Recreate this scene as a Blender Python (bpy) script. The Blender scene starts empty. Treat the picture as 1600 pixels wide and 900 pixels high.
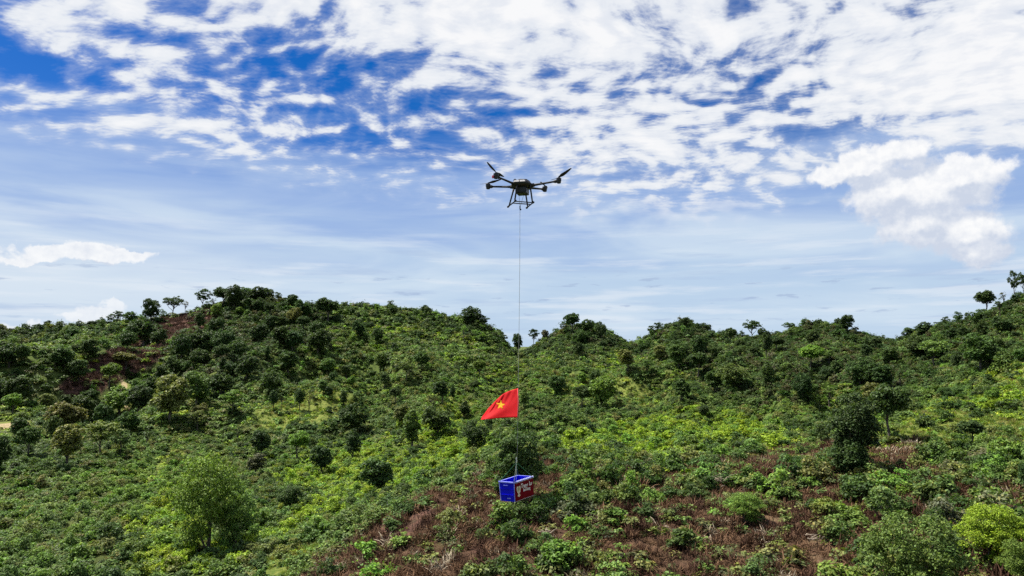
import bpy, bmesh, math, random
import numpy as np
from mathutils import Vector, Matrix, Quaternion

SC = bpy.context.scene
COL = SC.collection
R = math.radians
RNG = np.random.default_rng(11)
random.seed(11)

# ------------------------------------------------------------------ camera
F = 1067.0                      # focal length in pixels of the 1600 px wide photograph (24 mm equivalent)
PITCH = math.atan(90.0 / F)
CP, SP = math.cos(PITCH), math.sin(PITCH)
cam = bpy.data.cameras.new('camera')
cam.sensor_width = 36.0
cam.lens = 36.0 * F / 1600.0
cam.clip_start = 0.1
cam.clip_end = 60000.0
camo = bpy.data.objects.new('camera', cam)
COL.objects.link(camo)
camo.location = (0, 0, 0)
camo.rotation_euler = (R(90) + PITCH, 0, 0)
SC.camera = camo
SC.cycles.max_bounces = 5
SC.cycles.diffuse_bounces = 3
SC.cycles.glossy_bounces = 2
SC.cycles.transmission_bounces = 3
SC.cycles.use_adaptive_sampling = True
SC.cycles.adaptive_threshold = 0.02
SC.cycles.use_denoising = False
SC.cycles.sample_clamp_indirect = 6.0
vs = SC.view_settings
vs.view_transform = 'Standard'
vs.look = 'None'
vs.gamma = 1.0
vs.use_curve_mapping = False
vs.exposure = 0.85


def pixdir(px, py):
    x, y = (np.asarray(px, float) - 800) / F, (450 - np.asarray(py, float)) / F
    return x, CP - y * SP, SP + y * CP          # world direction, camera at the origin


def pix2azel(px, py):
    x, y, z = pixdir(px, py)
    return np.degrees(np.arctan2(x, y)), np.degrees(np.arctan2(z, np.hypot(x, y)))


def world2pix(x, y, z):
    dep = y * CP + z * SP
    up = -y * SP + z * CP
    dep = np.where(dep > 0.1, dep, 0.1)
    return 800 + F * x / dep, 450 - F * up / dep


# ------------------------------------------------------------------ sun and sky
SUN_EL, SUN_AZ = R(60), R(-66)       # azimuth measured from +Y (straight ahead) towards +X
sun = bpy.data.lights.new('sun', 'SUN')
sun.energy = 5.0
sun.angle = R(0.53)
sun.color = (1.0, 0.955, 0.88)
suno = bpy.data.objects.new('sun', sun)
COL.objects.link(suno)
sd = Vector((math.cos(SUN_EL) * math.sin(SUN_AZ), math.cos(SUN_EL) * math.cos(SUN_AZ), math.sin(SUN_EL)))
suno.rotation_euler = (-sd).to_track_quat('-Z', 'Y').to_euler()


class Nodes:
    """tiny helper for writing node graphs"""
    def __init__(s, tree):
        s.t = tree

    def new(s, kind, **kw):
        n = s.t.nodes.new(kind)
        for k, v in kw.items():
            setattr(n, k, v)
        return n

    def put(s, sock, v):
        if isinstance(v, bpy.types.NodeSocket):
            s.t.links.new(v, sock)
        elif v is not None:
            sock.default_value = v

    def m(s, op, a, b=None, c=None, clamp=False):
        n = s.new('ShaderNodeMath', operation=op)
        n.use_clamp = clamp
        for i, v in enumerate((a, b, c)):
            if v is not None:
                s.put(n.inputs[i], v)
        return n.outputs[0]

    def vm(s, op, a, b=None, scale=None):
        n = s.new('ShaderNodeVectorMath', operation=op)
        s.put(n.inputs[0], a)
        if b is not None:
            s.put(n.inputs[1], b)
        if scale is not None:
            s.put(n.inputs['Scale'], scale)
        return n.outputs['Value'] if op in ('LENGTH', 'DOT_PRODUCT', 'DISTANCE') else n.outputs[0]

    def xyz(s, x=0.0, y=0.0, z=0.0):
        n = s.new('ShaderNodeCombineXYZ')
        for i, v in enumerate((x, y, z)):
            s.put(n.inputs[i], v)
        return n.outputs[0]

    def noise(s, vec, scale, detail=4.0, rough=0.55, lac=2.0, dist=0.0, out='Fac'):
        n = s.new('ShaderNodeTexNoise')
        s.put(n.inputs['Vector'], vec)
        s.put(n.inputs['Scale'], scale)
        s.put(n.inputs['Detail'], detail)
        s.put(n.inputs['Roughness'], rough)
        s.put(n.inputs['Lacunarity'], lac)
        s.put(n.inputs['Distortion'], dist)
        return n.outputs[out]

    def mr(s, v, a, b, c=0.0, d=1.0, smooth=True):
        n = s.new('ShaderNodeMapRange')
        n.interpolation_type = 'SMOOTHSTEP' if smooth else 'LINEAR'
        n.clamp = True
        for i, q in enumerate((v, a, b, c, d)):
            s.put(n.inputs[i], q)
        return n.outputs[0]

    def mix(s, f, a, b, blend='MIX'):
        n = s.new('ShaderNodeMix', data_type='RGBA', blend_type=blend)
        s.put(n.inputs[0], f)
        s.put(n.inputs[6], a if isinstance(a, bpy.types.NodeSocket) else (*a[:3], 1.0))
        s.put(n.inputs[7], b if isinstance(b, bpy.types.NodeSocket) else (*b[:3], 1.0))
        return n.outputs[2]


def build_world():
    w = bpy.data.worlds.new('World')
    SC.world = w
    w.use_nodes = True
    t = w.node_tree
    t.nodes.clear()
    N = Nodes(t)
    out = N.new('ShaderNodeOutputWorld')
    bg = N.new('ShaderNodeBackground')
    bg.inputs['Strength'].default_value = 0.0562
    t.links.new(bg.outputs[0], out.inputs[0])
    sky = N.new('ShaderNodeTexSky')
    sky.sky_type = 'NISHITA'
    sky.sun_disc = False
    sky.sun_elevation = SUN_EL
    sky.sun_rotation = SUN_AZ
    sky.altitude = 600
    sky.air_density = 1.0
    sky.dust_density = 0.6
    sky.ozone_density = 3.0
    hs = N.new('ShaderNodeHueSaturation')
    hs.inputs['Saturation'].default_value = 1.5
    hs.inputs['Value'].default_value = 0.82
    t.links.new(sky.outputs[0], hs.inputs['Color'])
    base = N.vm('MULTIPLY', hs.outputs[0], (1.12, 0.90, 1.22))        # the photograph's blue leans to ultramarine

    tc = N.new('ShaderNodeTexCoord')
    d = N.vm('NORMALIZE', tc.outputs['Generated'])
    sp = N.new('ShaderNodeSeparateXYZ')
    t.links.new(d, sp.inputs[0])
    x, y, z = sp.outputs
    az = N.m('MULTIPLY', N.m('ARCTAN2', x, y), 57.29578)
    el = N.m('MULTIPLY', N.m('ARCSINE', z), 57.29578)
    ae = N.xyz(az, el, 0.0)

    def ell(px, py, rx, ry, coord):
        a, e = pix2azel(px, py)
        k = 57.29578 / F
        v = N.vm('SUBTRACT', coord, (float(a), float(e), 0.0))
        v = N.vm('MULTIPLY', v, (1 / (rx * k), 1 / (ry * k), 0.0))
        return N.vm('LENGTH', v)

    def bump(px, py, rx, ry, amt):               # a soft swell of cloud cover round one direction
        r = ell(px, py, rx, ry, ae)
        return N.m('MULTIPLY', N.m('POWER', 2.718, N.m('MULTIPLY', N.m('MULTIPLY', r, r), -1.0)), amt)

    # --- the broken altocumulus sheet, a plane high above
    zc = N.m('ADD', N.m('MAXIMUM', z, 0.0), 0.13)
    P = N.xyz(N.m('DIVIDE', x, zc), N.m('DIVIDE', y, zc), 0.0)
    # rolls run from upper left to lower right
    rot = N.new('ShaderNodeMapping')
    t.links.new(P, rot.inputs['Vector'])
    rot.inputs['Rotation'].default_value = (0, 0, R(20))
    rot.inputs['Scale'].default_value = (0.80, 1.0, 1.0)
    Q = rot.outputs[0]
    warp = N.noise(Q, 1.3, 3, 0.5, out='Color')
    Qw = N.vm('ADD', Q, N.vm('SCALE', N.vm('SUBTRACT', warp, (0.5, 0.5, 0.5)), scale=0.34))
    big = N.noise(N.vm('ADD', Q, (3.1, 7.7, 0.0)), 0.75, 3, 0.5)
    cell = N.noise(Qw, 8.4, 9, 0.58)
    fine = N.noise(Qw, 17.0, 5, 0.55)
    n = N.m('ADD', N.m('MULTIPLY', cell, 0.66), N.m('MULTIPLY', fine, 0.34))
    cov = N.m('MULTIPLY', N.m('SUBTRACT', big, 0.5), 0.30)
    for b in ((1000, 60, 420, 150, 0.10), (1540, 130, 240, 120, 0.20), (700, 15, 260, 70, 0.14), (960, 225, 260, 60, 0.08), (1300, 60, 100, 60, -0.06),
              (1120, 335, 240, 22, 0.10), (300, 195, 260, 60, 0.04), (170, 0, 200, 60, 0.12), (40, 30, 90, 40, 0.06), (230, 130, 110, 40, 0.04),
              (70, 105, 110, 30, -0.12), (330, 70, 90, 40, -0.04), (560, 105, 150, 30, -0.09), (480, 150, 260, 40, -0.03), (560, 235, 140, 40, -0.05),
              (1330, 210, 110, 26, -0.20), (1180, 150, 120, 40, -0.10), (1330, 330, 160, 40, -0.16), (120, 300, 330, 50, -0.3), (1440, 320, 150, 62, -0.34), (1560, 330, 90, 70, -0.3)):
        cov = N.m('ADD', cov, bump(*b))
    # the sheet ends on a slanting edge low in the sky
    a1, e1 = pix2azel(0, 235)
    a2, e2 = pix2azel(1250, 352)
    slope = float((e2 - e1) / (a2 - a1))
    edge = N.m('SUBTRACT', el, N.m('ADD', N.m('MULTIPLY', N.m('MINIMUM', N.m('MAXIMUM', az, -60.0), 45.0), slope), float(e1 - slope * a1)))
    edge = N.m('ADD', edge, N.m('MULTIPLY', N.m('SUBTRACT', N.noise(ae, 0.22, 3, 0.6), 0.5), 5.0))
    lim = N.mr(edge, -0.6, 3.0)
    dens = N.m('ADD', n, cov)
    alto = N.m('MULTIPLY', N.mr(dens, 0.44, 0.61), lim)
    thin = N.m('MULTIPLY', N.m('MULTIPLY', N.mr(dens, 0.36, 0.62), lim), 0.42)
    alto = N.m('MAXIMUM', alto, thin)
    core = N.mr(dens, 0.56, 0.78)
    cw = N.mix(core, (8.0, 8.35, 8.9), (9.3, 9.35, 9.5))
    cw = N.mix(N.m('MULTIPLY', N.mr(fine, 0.58, 0.36), 0.35), cw, (6.6, 7.1, 8.2))
    # --- the pale veil near the horizon, in long streaks
    st = N.noise(N.xyz(N.m('MULTIPLY', az, 0.045), N.m('MULTIPLY', el, 0.42), 0.0), 1.0, 6, 0.55)
    es = N.m('ADD', el, N.m('MULTIPLY', N.m('SUBTRACT', st, 0.5), 11.0))
    col = N.mix(N.m('MULTIPLY', N.mr(es, 19.0, 11.5), 0.88), base, (3.4, 4.85, 7.8))
    col = N.mix(N.m('MULTIPLY', N.mr(es, 12.0, 4.0), 0.85), col, (5.3, 6.75, 8.3))
    sw = N.noise(N.xyz(N.m('MULTIPLY', az, 0.055), N.m('MULTIPLY', el, 0.30), 40.0), 1.0, 5, 0.5, dist=0.6)
    soft = N.m('MULTIPLY', N.mr(el, 17.0, 9.0), N.mr(el, 0.0, 2.0))
    col = N.mix(N.m('MULTIPLY', N.m('MULTIPLY', N.mr(sw, 0.40, 0.66), soft), 0.62), col, (6.8, 7.9, 8.9))
    col = N.mix(bump(60, 440, 330, 75, 0.5), col, (7.4, 8.1, 8.9))
    st2 = N.noise(N.xyz(N.m('MULTIPLY', az, 0.10), N.m('MULTIPLY', el, 1.25), 3.0), 1.0, 7, 0.6)
    low = N.m('MULTIPLY', N.mr(el, 12.0, 6.0), N.mr(el, 0.0, 1.2))
    col = N.mix(N.m('MULTIPLY', N.m('MULTIPLY', N.mr(st2, 0.55, 0.68), low), 0.5), col, (4.3, 5.5, 7.6))
    st3 = N.noise(N.xyz(N.m('MULTIPLY', az, 0.07), N.m('MULTIPLY', el, 0.8), 9.0), 1.0, 7, 0.6)
    col = N.mix(N.m('MULTIPLY', N.m('MULTIPLY', N.mr(st3, 0.5, 0.66), low), 0.55), col, (7.8, 8.4, 9.1))
    # dark little scraps of cloud low over the hills
    st4 = N.noise(N.xyz(N.m('MULTIPLY', az, 0.30), N.m('MULTIPLY', el, 1.7), 21.0), 1.0, 6, 0.6)
    band = N.m('MULTIPLY', N.mr(el, 7.0, 5.2), N.mr(el, 1.0, 3.0))
    col = N.mix(N.m('MULTIPLY', N.m('MULTIPLY', N.mr(st4, 0.60, 0.68), band), 0.55), col, (3.6, 4.6, 6.6))
    col = N.mix(alto, col, cw)
    # --- heaped clouds standing in front
    w1 = N.noise(ae, 0.42, 6, 0.6, out='Color')
    aw = N.vm('ADD', ae, N.vm('MULTIPLY', N.vm('SUBTRACT', w1, (0.5, 0.5, 0.5)), (2.6, 2.2, 0.0)))

    def heap(blobs, coord, s):
        f = None
        for b in blobs:
            r = N.m('SUBTRACT', 1.0, ell(*b, coord))
            f = r if f is None else N.m('SMOOTH_MAX', f, r, 0.4)
        return N.m('ADD', f, N.m('MULTIPLY', N.m('SUBTRACT', N.noise(ae, s, 9, 0.60), 0.5), 1.0))

    blobs_r = ((1300, 277, 32, 19), (1345, 262, 44, 22), (1402, 240, 50, 22), (1390, 298, 58, 42), (1448, 302, 90, 46), (1508, 272, 62, 28),
               (1440, 346, 66, 36), (1500, 364, 62, 32), (1528, 394, 34, 26))
    blobs_l = ((118, 396, 92, 10), (150, 387, 34, 10), (200, 396, 34, 7), (45, 402, 44, 7))
    blobs_h = ((158, 488, 34, 10), (182, 478, 18, 8), (20, 514, 70, 12), (120, 496, 24, 7))
    for blobs, sc, amt in ((blobs_r, 0.75, 0.97), (blobs_l, 0.9, 0.85), (blobs_h, 0.8, 0.6)):
        f = heap(blobs, aw, sc)
        up = heap(blobs, N.vm('ADD', aw, (-0.5, 1.25, 0.0)), sc)      # thickness towards the sun: what the light has to cross
        lit = N.mr(N.m('SUBTRACT', up, f), 0.22, -0.34)
        puff = N.noise(ae, 1.1, 6, 0.6)
        sh = N.m('ADD', N.m('MULTIPLY', lit, 0.80), N.m('ADD', 0.06, N.m('MULTIPLY', N.m('SUBTRACT', puff, 0.5), 1.5)), clamp=True)
        cc = N.mix(sh, (6.1, 6.7, 7.9), (9.8, 9.8, 9.8))
        col = N.mix(N.m('MULTIPLY', N.mr(f, -0.06, 0.30), amt), col, cc)
    t.links.new(col, bg.inputs['Color'])
    w.cycles.sampling_method = 'MANUAL'
    w.cycles.sample_map_resolution = 512


build_world()


# ------------------------------------------------------------------ small helpers
def tag(o, label=None, cat=None, group=None, kind=None):
    if label:
        o['label'] = label
    if cat:
        o['category'] = cat
    if group:
        o['group'] = group
    if kind:
        o['kind'] = kind
    return o


def empty(name, loc=(0, 0, 0), parent=None):
    o = bpy.data.objects.new(name, None)
    o.empty_display_size = 0.2
    COL.objects.link(o)
    o.location = loc
    o.parent = parent
    return o


def np_mesh(name, verts, quads=None, tris=None, mat=None, smooth=False):
    """mesh from numpy arrays (quads (n,4), tris (n,3))"""
    me = bpy.data.meshes.new(name)
    verts = np.asarray(verts, np.float32)
    nq = 0 if quads is None else len(quads)
    nt = 0 if tris is None else len(tris)
    me.vertices.add(len(verts))
    me.vertices.foreach_set('co', verts.ravel())
    me.loops.add(nq * 4 + nt * 3)
    idx = []
    if nq:
        idx.append(np.asarray(quads, np.int32).ravel())
    if nt:
        idx.append(np.asarray(tris, np.int32).ravel())
    me.loops.foreach_set('vertex_index', np.concatenate(idx))
    me.polygons.add(nq + nt)
    st = np.concatenate([np.arange(nq, dtype=np.int32) * 4, nq * 4 + np.arange(nt, dtype=np.int32) * 3])
    me.polygons.foreach_set('loop_start', st)
    me.update(calc_edges=True)
    me.polygons.foreach_set('use_smooth', np.full(nq + nt, bool(smooth)))
    if mat:
        me.materials.append(mat)
    me.validate()
    return me


def obj(name, me, parent=None, loc=None):
    o = bpy.data.objects.new(name, me)
    COL.objects.link(o)
    o.parent = parent
    if loc is not None:
        o.location = loc
    return o


def bm_obj(name, bm, mat, parent=None, smooth=False):
    me = bpy.data.meshes.new(name)
    bmesh.ops.recalc_face_normals(bm, faces=bm.faces[:])
    bm.to_mesh(me)
    bm.free()
    if smooth:
        for p in me.polygons:
            p.use_smooth = True
    me.materials.append(mat)
    return obj(name, me, parent)


def vnoise(p, seed=0):
    """smooth value noise, p (n,2) or (n,3) -> 0..1"""
    p = np.asarray(p, float)
    i = np.floor(p).astype(np.int64)
    f = p - i
    f = f * f * (3 - 2 * f)
    D = p.shape[1]
    primes = np.array([73856093, 19349663, 83492791], np.int64)[:D]
    out = np.zeros(len(p))
    for c in range(2 ** D):
        o = np.array([(c >> k) & 1 for k in range(D)])
        h = ((i + o) * primes).sum(1) + seed * 104729
        h = (h ^ (h >> 13)) * 1274126177
        h = (h ^ (h >> 16)) & 0xFFFFFF
        wgt = np.prod(np.where(o, f, 1 - f), axis=1)
        out += wgt * (h / float(0xFFFFFF))
    return out


def fbm(p, seed=0, octv=4, gain=0.5):
    p = np.asarray(p, float)
    s, a, tot = np.zeros(len(p)), 1.0, 0.0
    for k in range(octv):
        s += a * vnoise(p * 2 ** k + 17.3 * k, seed + k)
        tot += a
        a *= gain
    return s / tot


# ------------------------------------------------------------------ terrain
# profiles of the land along bearings: (distance in metres, height on the photo) from the slope under the camera up to each ridge
PROF = {
    -250: ((70, 900), (100, 790), (150, 700), (175, 675), (205, 645), (250, 605), (300, 570), (340, 545), (370, 531)),
    0:    ((68, 900), (98, 790), (145, 700), (170, 675), (200, 645), (245, 605), (300, 565), (345, 542), (375, 530)),
    120:  ((64, 900), (93, 795), (140, 705), (165, 678), (198, 645), (242, 602), (295, 562), (338, 532), (370, 517)),
    200:  ((61, 900), (89, 800), (135, 710), (160, 680), (195, 645), (240, 600), (290, 560), (335, 528), (365, 507)),
    290:  ((58, 900), (85, 803), (130, 715), (158, 682), (192, 645), (237, 600), (288, 555), (338, 514), (370, 489)),
    380:  ((55, 900), (80, 808), (125, 720), (155, 685), (190, 645), (235, 600), (285, 555), (340, 505), (375, 474)),
    440:  ((51, 900), (73, 830), (120, 728), (152, 688), (187, 648), (232, 600), (282, 555), (334, 508), (367, 476)),
    500:  ((47, 900), (60, 848), (92, 778), (146, 692), (182, 652), (228, 602), (276, 557), (326, 514), (357, 487)),
    600:  ((41, 900), (52, 814), (76, 788), (125, 706), (170, 655), (215, 610), (265, 565), (315, 518), (350, 485)),
    700:  ((38, 900), (50, 787), (66, 757), (105, 702), (155, 655), (205, 610), (260, 565), (310, 527), (345, 499)),
    740:  ((37, 900), (49, 790), (66, 732), (95, 699), (146, 655), (198, 612), (254, 570), (305, 532), (340, 501)),
    775:  ((36, 900), (48, 790), (63, 726), (87, 697), (138, 655), (191, 616), (247, 580), (298, 548), (333, 522)),
    812:  ((36, 900), (47, 790), (62, 722), (80, 695), (130, 655), (185, 620), (240, 590), (290, 565), (325, 553)),
    860:  ((36, 900), (47, 790), (62, 722), (81, 693), (130, 655), (185, 619), (243, 582), (296, 550), (332, 533)),
    900:  ((36, 900), (47, 790), (63, 722), (82, 692), (130, 655), (185, 618), (245, 578), (300, 542), (335, 518)),
    940:  ((36, 900), (47, 790), (63, 721), (83, 691), (130, 656), (185, 620), (247, 580), (300, 547), (335, 526)),
    985:  ((36, 900), (47, 790), (64, 720), (84, 690), (130, 658), (185, 622), (250, 588), (302, 562), (336, 549)),
    1030: ((36, 900), (48, 788), (65, 718), (85, 688), (130, 655), (185, 616), (247, 572), (300, 543), (332, 526)),
    1070: ((36, 900), (48, 785), (66, 715), (86, 685), (130, 652), (185, 612), (245, 565), (300, 531), (330, 510)),
    1120: ((36, 900), (48, 785), (67, 713), (88, 680), (130, 648), (183, 610), (240, 566), (293, 538), (326, 523)),
    1200: ((36, 900), (48, 785), (68, 710), (90, 672), (130, 640), (180, 605), (235, 566), (285, 542), (320, 526)),
    1250: ((36, 900), (48, 785), (69, 707), (91, 670), (130, 637), (178, 602), (230, 562), (280, 534), (315, 515)),
    1290: ((36, 900), (48, 785), (70, 705), (92, 668), (130, 635), (175, 600), (225, 562), (275, 531), (310, 508)),
    1340: ((36, 900), (48, 785), (71, 702), (93, 665), (125, 638), (165, 606), (213, 572), (260, 546), (296, 526)),
    1390: ((36, 900), (48, 785), (72, 700), (94, 662), (120, 640), (155, 612), (200, 580), (245, 556), (280, 538)),
    1440: ((36, 900), (48, 783), (72, 698), (93, 661), (116, 640), (147, 611), (185, 577), (226, 546), (258, 521)),
    1500: ((35, 900), (48, 780), (72, 695), (92, 660), (110, 640), (135, 610), (165, 575), (200, 538), (230, 506)),
    1550: ((35, 900), (48, 780), (71, 697), (90, 662), (106, 640), (127, 610), (155, 572), (187, 525), (217, 484)),
    1600: ((34, 900), (47, 780), (70, 700), (88, 665), (102, 640), (120, 610), (145, 570), (175, 515), (205, 463)),
    1850: ((34, 900), (47, 780), (70, 690), (85, 650), (98, 610), (110, 570), (125, 520), (145, 440), (165, 350)),
}
_cols = sorted(PROF)
_CAZ = np.array([math.atan2((c - 800) / F, CP - (-90 / F) * SP) for c in _cols])
_CD, _CT = [], []
for c in _cols:
    ds, ts = [1.0, 8.0, 20.0], [-18.5, -17.2 / 8, -14.6 / 20]
    d0, p0 = PROF[c][0]
    x, y, z = pixdir(c, p0)
    z0 = d0 * z / math.hypot(x, y)
    ts[1] = (z0 - 4.2) / 8
    ts[2] = (z0 - 2.6) / 20
    ts[0] = (z0 - 4.6)
    for d, p in PROF[c]:
        x, y, z = pixdir(c, p)
        ds.append(d)
        ts.append(float(z / math.hypot(x, y)))
    zs = ds[-1] * ts[-1]
    for dd, zz in ((25, -2.0), (90, -26.0), (300, -50.0)):
        ds.append(ds[-1] + dd if dd == 25 else PROF[c][-1][0] + dd)
        ts.append((zs + zz) / ds[-1])
    ds += [1500.0, 6000.0, 40000.0]
    ts += [-60 / 1500.0, -70 / 6000.0, -70 / 40000.0]
    _CD.append(np.log(ds))
    _CT.append(ts)
_CD, _CT = np.array(_CD), np.array(_CT)


def pchip_slopes(h, dl):
    m = np.zeros((dl.shape[0], dl.shape[1] + 1))
    a, b = dl[:, :-1], dl[:, 1:]
    w1, w2 = 2 * h[:, 1:] + h[:, :-1], h[:, 1:] + 2 * h[:, :-1]
    ok = a * b > 0
    with np.errstate(divide='ignore', invalid='ignore'):
        hm = (w1 + w2) / (w1 / a + w2 / b)
    m[:, 1:-1] = np.where(ok, hm, 0)
    m[:, 0], m[:, -1] = dl[:, 0], dl[:, -1]
    return m


def herm(t, h, y0, y1, m0, m1):
    t2, t3 = t * t, t * t * t
    return (2 * t3 - 3 * t2 + 1) * y0 + (t3 - 2 * t2 + t) * h * m0 + (-2 * t3 + 3 * t2) * y1 + (t3 - t2) * h * m1


def ctrl_at(az):
    az = np.clip(az, _CAZ[0], _CAZ[-1])
    h = np.diff(_CAZ)[None, :]
    j = np.clip(np.searchsorted(_CAZ, az) - 1, 0, len(_CAZ) - 2)
    t = ((az - _CAZ[j]) / (_CAZ[j + 1] - _CAZ[j]))[:, None]
    hh = (_CAZ[j + 1] - _CAZ[j])[:, None]
    out = []
    for A in (_CD, _CT):
        dl = (np.diff(A, axis=0) / h.T).T
        m = pchip_slopes(np.repeat(h, A.shape[1], 0), dl).T
        out.append(herm(t, hh, A[j], A[j + 1], m[j], m[j + 1]))
    return out


def ground(x, y):
    """height of the land"""
    x, y = np.atleast_1d(np.asarray(x, float)), np.atleast_1d(np.asarray(y, float))
    d = np.maximum(np.hypot(x, y), 1.01)
    az = np.arctan2(x, y)
    D, T = ctrl_at(az)
    ld = np.clip(np.log(d), D[:, 0], D[:, -1] - 1e-6)
    j = np.clip((ld[:, None] >= D).sum(1) - 1, 0, D.shape[1] - 2)
    r = np.arange(len(d))
    h = np.diff(D, axis=1)
    dl = np.diff(T, axis=1) / h
    m = pchip_slopes(h, dl)
    tt = (ld - D[r, j]) / h[r, j]
    tan = herm(tt, h[r, j], T[r, j], T[r, j + 1], m[r, j], m[r, j + 1])
    z = d * tan
    p = np.stack([x, y], 1)
    near = np.clip((d - 25) / 20, 0, 1) * np.clip((1500 - d) / 1000, 0, 1)
    z = z + near * (d * 0.010 * (fbm(p / 42.0, 3, 3) - 0.5) * 2 + 1.3 * (fbm(p / 9.0, 5, 3) - 0.5) + 0.35 * (fbm(p / 2.2, 9, 2) - 0.5))
    # spurs and gullies on the middle slopes, dying out at the foot and on the ridges
    lv = j + tt
    win = np.sin(np.clip((lv - 5.2) / 4.6, 0, 1) * math.pi) * (lv < 9.8)
    g1 = 1 - 2 * np.abs(fbm(p / 55.0, 13, 3) - 0.5) * 2
    z = z + win * d * 0.030 * (g1 - 0.55) * 1.6
    sp = fbm(np.stack([az * 8.5 + 0.55 * ld, ld * 1.3], 1), 29, 3)
    z = z + win * d * 0.030 * (1 - 4 * np.abs(sp - 0.5))
    # a far hill showing blue in the gap on the right
    hx, hy = 900 * math.sin(math.radians(28.9)), 900 * math.cos(math.radians(28.9))
    z = z + 52 * np.exp(-(((x - hx) / 60) ** 2 + ((y - hy) / 120) ** 2))
    return z


def build_ground():
    a_front = np.radians(np.arange(-50, 50.01, 0.25))
    a_back = np.radians(np.arange(54, 308, 4.0))
    az = np.concatenate([a_front, a_back])
    d = [1.2, 3, 5, 8, 11, 14, 17, 20, 23, 26]
    q = 28.0
    while q < 480:
        d.append(q)
        q *= 1.0105
    while q < 40000:
        d.append(q)
        q *= 1.12
    d.append(40000.0)
    d = np.array(d)
    A, Dm = np.meshgrid(az, d, indexing='ij')
    x, y = (np.sin(A) * Dm).ravel(), (np.cos(A) * Dm).ravel()
    z = ground(x, y)
    na, nd = len(az), len(d)
    i = np.arange(na)[:, None] * nd + np.arange(nd - 1)[None, :]
    j = (np.arange(na) + 1) % na * nd
    j = j[:, None] + np.arange(nd - 1)[None, :]
    quads = np.stack([i, i + 1, j + 1, j], -1).reshape(-1, 4)
    V = np.stack([x, y, z], 1)
    # close the little hole right below the camera
    V = np.vstack([V, [[0, 0, float(z[0])]]])
    tris = np.array([[k * nd, ((k + 1) % na) * nd, len(V) - 1] for k in range(na)])
    me = np_mesh('hillside', V, quads, tris, None, True)
    m = masks(V[:, 0], V[:, 1], V[:, 2])
    for k in ('clear', 'grass', 'trail', 'burnt'):
        at = me.attributes.new(k, 'FLOAT', 'POINT')
        at.data.foreach_set('value', m[k].astype(np.float32))
    return me


# ------------------------------------------------------------------ what grows where
def inpoly(px, py, poly):
    c = np.zeros(len(px), bool)
    n = len(poly)
    for i in range(n):
        x1, y1 = poly[i]
        x2, y2 = poly[(i + 1) % n]
        if y1 == y2:
            continue
        k = ((y1 > py) != (y2 > py)) & (px < (x2 - x1) * (py - y1) / (y2 - y1) + x1)
        c ^= k
    return c


def nearline(px, py, pts):
    best = np.full(len(px), 1e9)
    for (x1, y1), (x2, y2) in zip(pts[:-1], pts[1:]):
        dx, dy = x2 - x1, y2 - y1
        t = np.clip(((px - x1) * dx + (py - y1) * dy) / (dx * dx + dy * dy), 0, 1)
        best = np.minimum(best, np.hypot(px - x1 - t * dx, py - y1 - t * dy))
    return best


CLEAR = [
    [(455, 990), (470, 900), (520, 862), (570, 836), (625, 800), (690, 768), (735, 752), (765, 722), (830, 712), (870, 712), (940, 730), (1010, 728), (1050, 745),
     (1100, 722), (1180, 705), (1260, 690), (1330, 700), (1420, 712), (1500, 735), (1610, 742), (1900, 740), (1900, 1200), (455, 1200)],
]
BURNT = [
    [(88, 606), (135, 566), (185, 540), (226, 505), (256, 486), (300, 480), (352, 482), (345, 514), (305, 526), (270, 540), (248, 560), (205, 585), (165, 606), (112, 632)],
    [(560, 840), (640, 790), (690, 770), (700, 800), (650, 850), (600, 860)],
    [(740, 852), (790, 830), (800, 880), (750, 900)],
    [(1420, 690), (1440, 680), (1450, 720), (1400, 740), (1345, 745), (1370, 712)],
]
GRASS = [
    [(1395, 700), (1415, 628), (1470, 632), (1540, 648), (1640, 646), (1640, 680), (1500, 690), (1440, 700)],
    [(405, 640), (440, 610), (520, 606), (600, 640), (560, 665), (470, 660), (410, 690)],
    [(1540, 606), (1570, 580), (1640, 556), (1640, 612)],
    [(395, 990), (418, 880), (470, 848), (520, 822), (500, 868), (470, 900), (460, 990)],
    [(255, 712), (275, 697), (305, 708), (285, 726), (255, 732)],
    [(640, 612), (720, 602), (760, 640), (700, 660)],
    [(860, 580), (980, 590), (1060, 640), (960, 640), (880, 620)],
]
TRAIL = [([(186, 590), (196, 603), (184, 618), (194, 632), (206, 645)], 4.5, 1.0), ([(-60, 670), (10, 666), (44, 662)], 5.0, 1.0), ([(268, 692), (266, 704), (258, 716), (247, 728), (240, 742), (229, 750), (221, 768)], 2.6, 0.5),
         ([(178, 838), (186, 850)], 3, 0.5)]
LIME = [
    [(330, 900), (430, 850), (545, 800), (640, 762), (700, 732), (790, 690), (760, 672), (690, 690), (640, 722), (560, 752), (500, 780), (380, 842), (300, 905)],
    [(190, 790), (270, 770), (320, 850), (300, 905), (200, 905), (215, 850)],
    [(860, 706), (870, 680), (1000, 660), (1060, 640), (1220, 662), (1240, 690), (1140, 706), (1050, 716), (960, 714)],
    [(620, 655), (740, 650), (700, 690), (640, 690)],
    [(-40, 660), (30, 640), (40, 660), (-40, 690)],
    [(420, 720), (560, 700), (640, 690), (600, 740), (470, 780)],
    [(1510, 640), (1560, 618), (1620, 600), (1620, 650)],
]
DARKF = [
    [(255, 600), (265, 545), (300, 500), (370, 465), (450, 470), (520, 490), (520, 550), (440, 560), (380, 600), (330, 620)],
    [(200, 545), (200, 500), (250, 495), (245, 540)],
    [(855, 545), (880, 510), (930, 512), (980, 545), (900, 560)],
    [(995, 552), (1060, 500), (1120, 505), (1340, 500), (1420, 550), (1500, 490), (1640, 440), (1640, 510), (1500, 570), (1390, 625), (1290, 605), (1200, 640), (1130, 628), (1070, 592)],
    [(-50, 640), (-50, 560), (40, 560), (50, 620)],
]


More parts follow.
